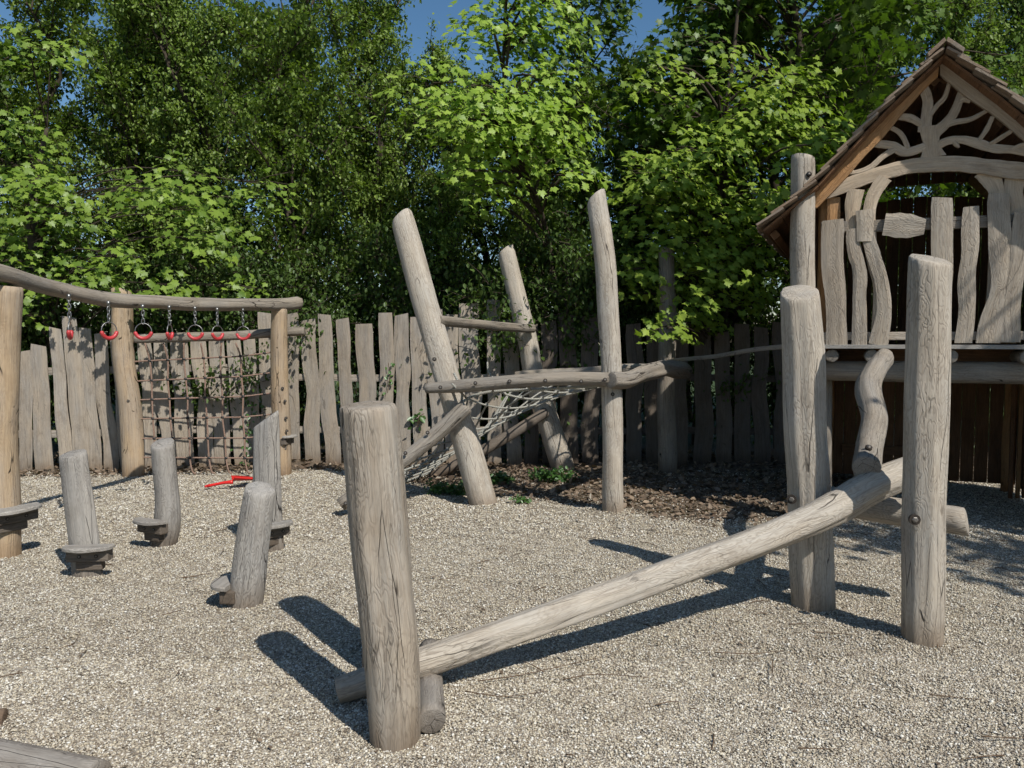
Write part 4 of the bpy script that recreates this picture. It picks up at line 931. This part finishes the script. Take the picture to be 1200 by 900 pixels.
def hrail(py0, py1, v0, hh, mat, name='rail'):
    a = hp(962, py0, v0); b = hp(1290, py1, v0); m = MB(); m.box(a-Zz*hh/2, b-a, Vv*.045, Zz*hh, (v0, .03, py0), 0); return m.build(name, mat, ph, False, .005)
hrail(267, 254, -.055, .10, W_BEAM); hrail(394, 393, -.055, .07, W_PICK)
# roof: battens, boards and shakes, left and right slopes
RV0 = -.34; RV1 = DP+.3
prof = [hs(1108, 58, RV0), hs(1030, 134, RV0), hs(955, 216, RV0), hs(892, 268, RV0)]
sA2 = prof[0][0]
print('roof', prof)
def slope(sign):
    pr = [(sA2+(s-sA2)*(1 if sign < 0 else -1), z) for s, z in prof]
    # resample by arclength
    P = [Vector((s, 0, z)) for s, z in pr]; cu = [0]
    for i in range(1, len(P)): cu.append(cu[-1]+(P[i]-P[i-1]).length)
    tot = cu[-1]
    def f(d):
        d = max(0, min(tot*1.05, d))
        for i in range(1, len(P)):
            if d <= cu[i] or i == len(P)-1: return P[i-1]+(P[i]-P[i-1])*((d-cu[i-1])/(cu[i]-cu[i-1]))
    def outn(d): t = (f(min(tot, d+.05))-f(max(0, d-.05))).normalized(); n = Vector((-t.z, 0, t.x)); return n if n.z > 0 else -n
    dk = MB(); n = 10
    for k in range(n):
        a = f(tot*k/n); b = f(tot*(k+1)/n*.999); na = outn(tot*(k+.5)/n)
        A_ = W(a.x, RV0+.10, a.z); B_ = W(b.x, RV0+.10, b.z); nW = U*na.x+Zz*na.z
        dk.box(A_-nW*.02, (B_-A_)*.985, Vv*(RV1-RV0-.1), nW*.02, (k*.3, .04, k), 1)
    r = dk.build('roof', W_BROWN, ph, False)
    # shakes in overlapping courses
    rr_ = random.Random(3 if sign < 0 else 4); sh_ = MB(); nc = 11; exp = tot/nc
    for c_ in range(nc):
        d1 = (c_+1)*exp+.02; v = RV0-.02
        while v < RV1:
            wv_ = rr_.uniform(.10, .22); L_ = exp*rr_.uniform(1.35, 1.6); dd = d1+rr_.uniform(-.012, .02); a = f(dd-L_) if dd-L_ > 0 else f(0); b = f(min(dd, tot*1.045)); na = outn((dd-L_/2)); nW = U*na.x+Zz*na.z
            A_ = W(a.x, v, a.z)+nW*.006; B_ = W(b.x, v, b.z)+nW*(.034+rr_.uniform(0, .01)); sh_.box(A_, B_-A_, Vv*min(wv_-.006, RV1-v), nW*.02, (v, .05, c_*3.1+v*5), 0); v += wv_
    sh_.build('shingles', W_SHAKE, r, False, .002)
    # purlin ends / rafters
    for dd in (.06, .36, .72, .97):
        a = f(tot*dd); nW = outn(tot*dd); nW = U*nW.x+Zz*nW.z; m = MB(); t_ = (f(tot*min(1, dd+.02))-f(tot*(dd-.02))).normalized(); tW = U*t_.x+Zz*t_.z
        m.box(W(a.x, .04, a.z)-nW*.095-tW*.035, tW*.07, Vv*(RV1-.1), nW*.07, (dd, .03, 1), 1); m.build('purlin', W_BROWN, r, False, .004)
slope(-1); slope(1)
m = MB(); pr = prof[0]
for sg in (-1, 1):
    a = W(pr[0], RV0-.04, pr[1]+.055); m.box(a, U*sg*.12-Zz*.105, Vv*(RV1-RV0+.06), (Zz*.03)+U*sg*.012, (sg, .05, 2), 1)
m.build('ridge_cap', W_SHAKE, ph, False, .003)
# dark gable infill deep inside, back gable
wallg = MB()
for k in range(16):
    s0 = .05+k*(SR-.1)/16; sc_ = s0+(SR-.1)/32
    zt = zA-.12-abs(sc_-sA)*1.02
    if zt > 3.35: wallg.box(W(s0, DP-.02, 3.35), U*((SR-.1)/16-.005), Vv*.02, Zz*(zt-3.35), (k, .04, k), 2)
wallg.build('gable_wall', W_BROWN, ph, False)

# ------------------------------------------------------------------ leaf litter, twigs, weeds
def litter():
    n = 26000; x = rng.uniform(-7, 7.5, n); y = rng.uniform(6.2, 11.2, n); k = litterf(x, y) > rng.uniform(.3, .95, n); 
    far = rng.random(n) < np.where(y > 10, .5, 1); k &= far; x, y = x[k], y[k]; n = len(x)
    c = np.stack([x, y, gh(x, y)+rng.uniform(.004, .03, n)], -1); nn = rng.normal(0, .45, (n, 3))+np.array([0, 0, 1])
    k2 = 420; xx = rng.uniform(-4, 4.5, k2); yy = rng.uniform(2.6, 7, k2); c = np.concatenate([c, np.stack([xx, yy, gh(xx, yy)+.012], -1)]); nn = np.concatenate([nn, rng.normal(0, .35, (k2, 3))+np.array([0, 0, 1])]); n += k2
    me = leafmesh('leaf_litter', c, nn, np.where(np.arange(n) < n-k2, rng.uniform(.03, .085, n), rng.uniform(.012, .03, n)), ST, 77); tag(link('leaf_litter', me, L_DRY), kind='stuff')
litter()
m = MB()
for k in range(330):
    y = random.uniform(2.8, 10); x = random.uniform(-.7, .7)*y
    if y < 6.3 and random.random() < .62: continue
    if y < 8 and x < 0 and random.random() < .7: continue
    a = random.uniform(0, 6.28); L = random.uniform(.05, .22) if y > 6 else random.uniform(.04, .2); z = float(gh(np.array(x), np.array(y)))+.012
    p = [Vector((x, y, z)), Vector((x+math.cos(a)*L/2, y+math.sin(a)*L/2+random.uniform(-.02, .02), z+.006)), Vector((x+math.cos(a)*L, y+math.sin(a)*L, z))]
    m.tube(catmull(p, 6), [.003, .003, .0025, .0022, .0018, .001], 4)
for pts in ([(560, 800), (610, 793), (660, 782), (705, 772)], [(545, 812), (590, 818), (640, 812)], [(838, 766), (880, 768), (918, 764)], [(905, 775), (906, 800)], [(935, 879), (985, 880)], [(1090, 816), (1150, 822)], [(1150, 865), (1215, 868)], [(190, 722), (215, 716)], [(660, 798), (700, 792), (760, 796)], [(950, 742), (1000, 745)]):
    P = [gr(*p)+Vector((0, 0, .008)) for p in pts]; m.tube(catmull(P, 12), [.0028*(1-.05*i) for i in range(12)], 5)
tag(m.build('twigs', M_TWIG), kind='stuff')
def weed(px, py, rad, n, lab, hgt=.13, name='weed_plant'):
    b = gr(px, py); o = thing(name, (b.x, b.y, 0), lab, 'plant'); mb = MB(); c = []
    r = random.Random(int(px*7+py))
    for k in range(n):
        a = r.uniform(0, 6.28); q = rad*r.random()**.6; p0 = Vector((b.x+q*math.cos(a), b.y+q*math.sin(a)*.6, 0)); tip = p0+Vector((r.gauss(0, .04), r.gauss(0, .04), hgt*r.uniform(.4, 1)))
        mb.tube([p0, tip], [.003, .0015], 3, cap=False)
        for j in range(7): f = r.uniform(.2, 1); q_ = p0.lerp(tip, f); c.append((q_.x+r.gauss(0, .02), q_.y+r.gauss(0, .02), q_.z))
    c = np.array(c)-np.array((b.x, b.y, 0)); rn = np.random.default_rng(3); me = leafmesh('leaves', c, rn.normal(0, .5, c.shape)+np.array([0, -.2, .9]), rn.uniform(.025, .055, len(c)), ST, 5)
    q = bpy.data.objects.new('leaves', me); C.objects.link(q); q.parent = o; me.materials.append(L_WEED); link('stems', mesh('stems', mb.V, mb.F), L_WEED, o)
weed(525, 578, .24, 60, 'low green weeds at the foot of the front leaning post, left side')
weed(582, 566, .17, 45, 'low green weeds just right of the front leaning post')
weed(650, 563, .24, 70, 'green weed clump in the litter below the rear leaning post', .17)
weed(612, 588, .05, 8, 'tiny green seedling at the gravel edge right of the leaning post', .08)
def vine(pts, A, B, n, lab, ls=.06):
    P = [onv(x, y, A, B)+Vector((0, -.08, 0)) for x, y in pts]; o = thing('climbing_plant', (P[0].x, P[0].y, 0), lab, 'plant'); path = catmull(P, 40); mb = MB(); mb.tube(path, .004, 4)
    r = random.Random(n); c = []
    for k in range(n): q = r.choice(path); c.append((q.x+r.gauss(0, .06), q.y+r.gauss(0, .04), max(.02, q.z+r.gauss(0, .05))))
    c = np.array(c)-np.array(o.location); rn = np.random.default_rng(n); me = leafmesh('leaves', c, rn.normal(0, .45, c.shape)+np.array([.2, -.7, .5]), rn.uniform(.6, 1.1, len(c))*ls, ST, 5)
    q = bpy.data.objects.new('leaves', me); C.objects.link(q); q.parent = o; me.materials.append(L_WEED); link('stem', mesh('stem', mb.V, mb.F), M_TWIG, o)
vine([(292, 548), (290, 520), (296, 490), (300, 470)], FA, FB, 42, 'leafy creeper climbing the fence behind the net near its right post')
vine([(490, 500), (492, 488), (498, 484)], FB, FC, 14, 'small bright green sprig poking through the fence left of the leaning post', .09)
vine([(455, 460), (458, 440), (456, 425)], FB, FC, 18, 'thin creeper in a gap of the middle fence')

sc.cycles.use_adaptive_sampling = True; sc.cycles.adaptive_threshold = .05; sc.cycles.max_bounces = 3; sc.cycles.diffuse_bounces = 2; sc.cycles.transmission_bounces = 2; sc.cycles.transparent_max_bounces = 4; sc.cycles.glossy_bounces = 2
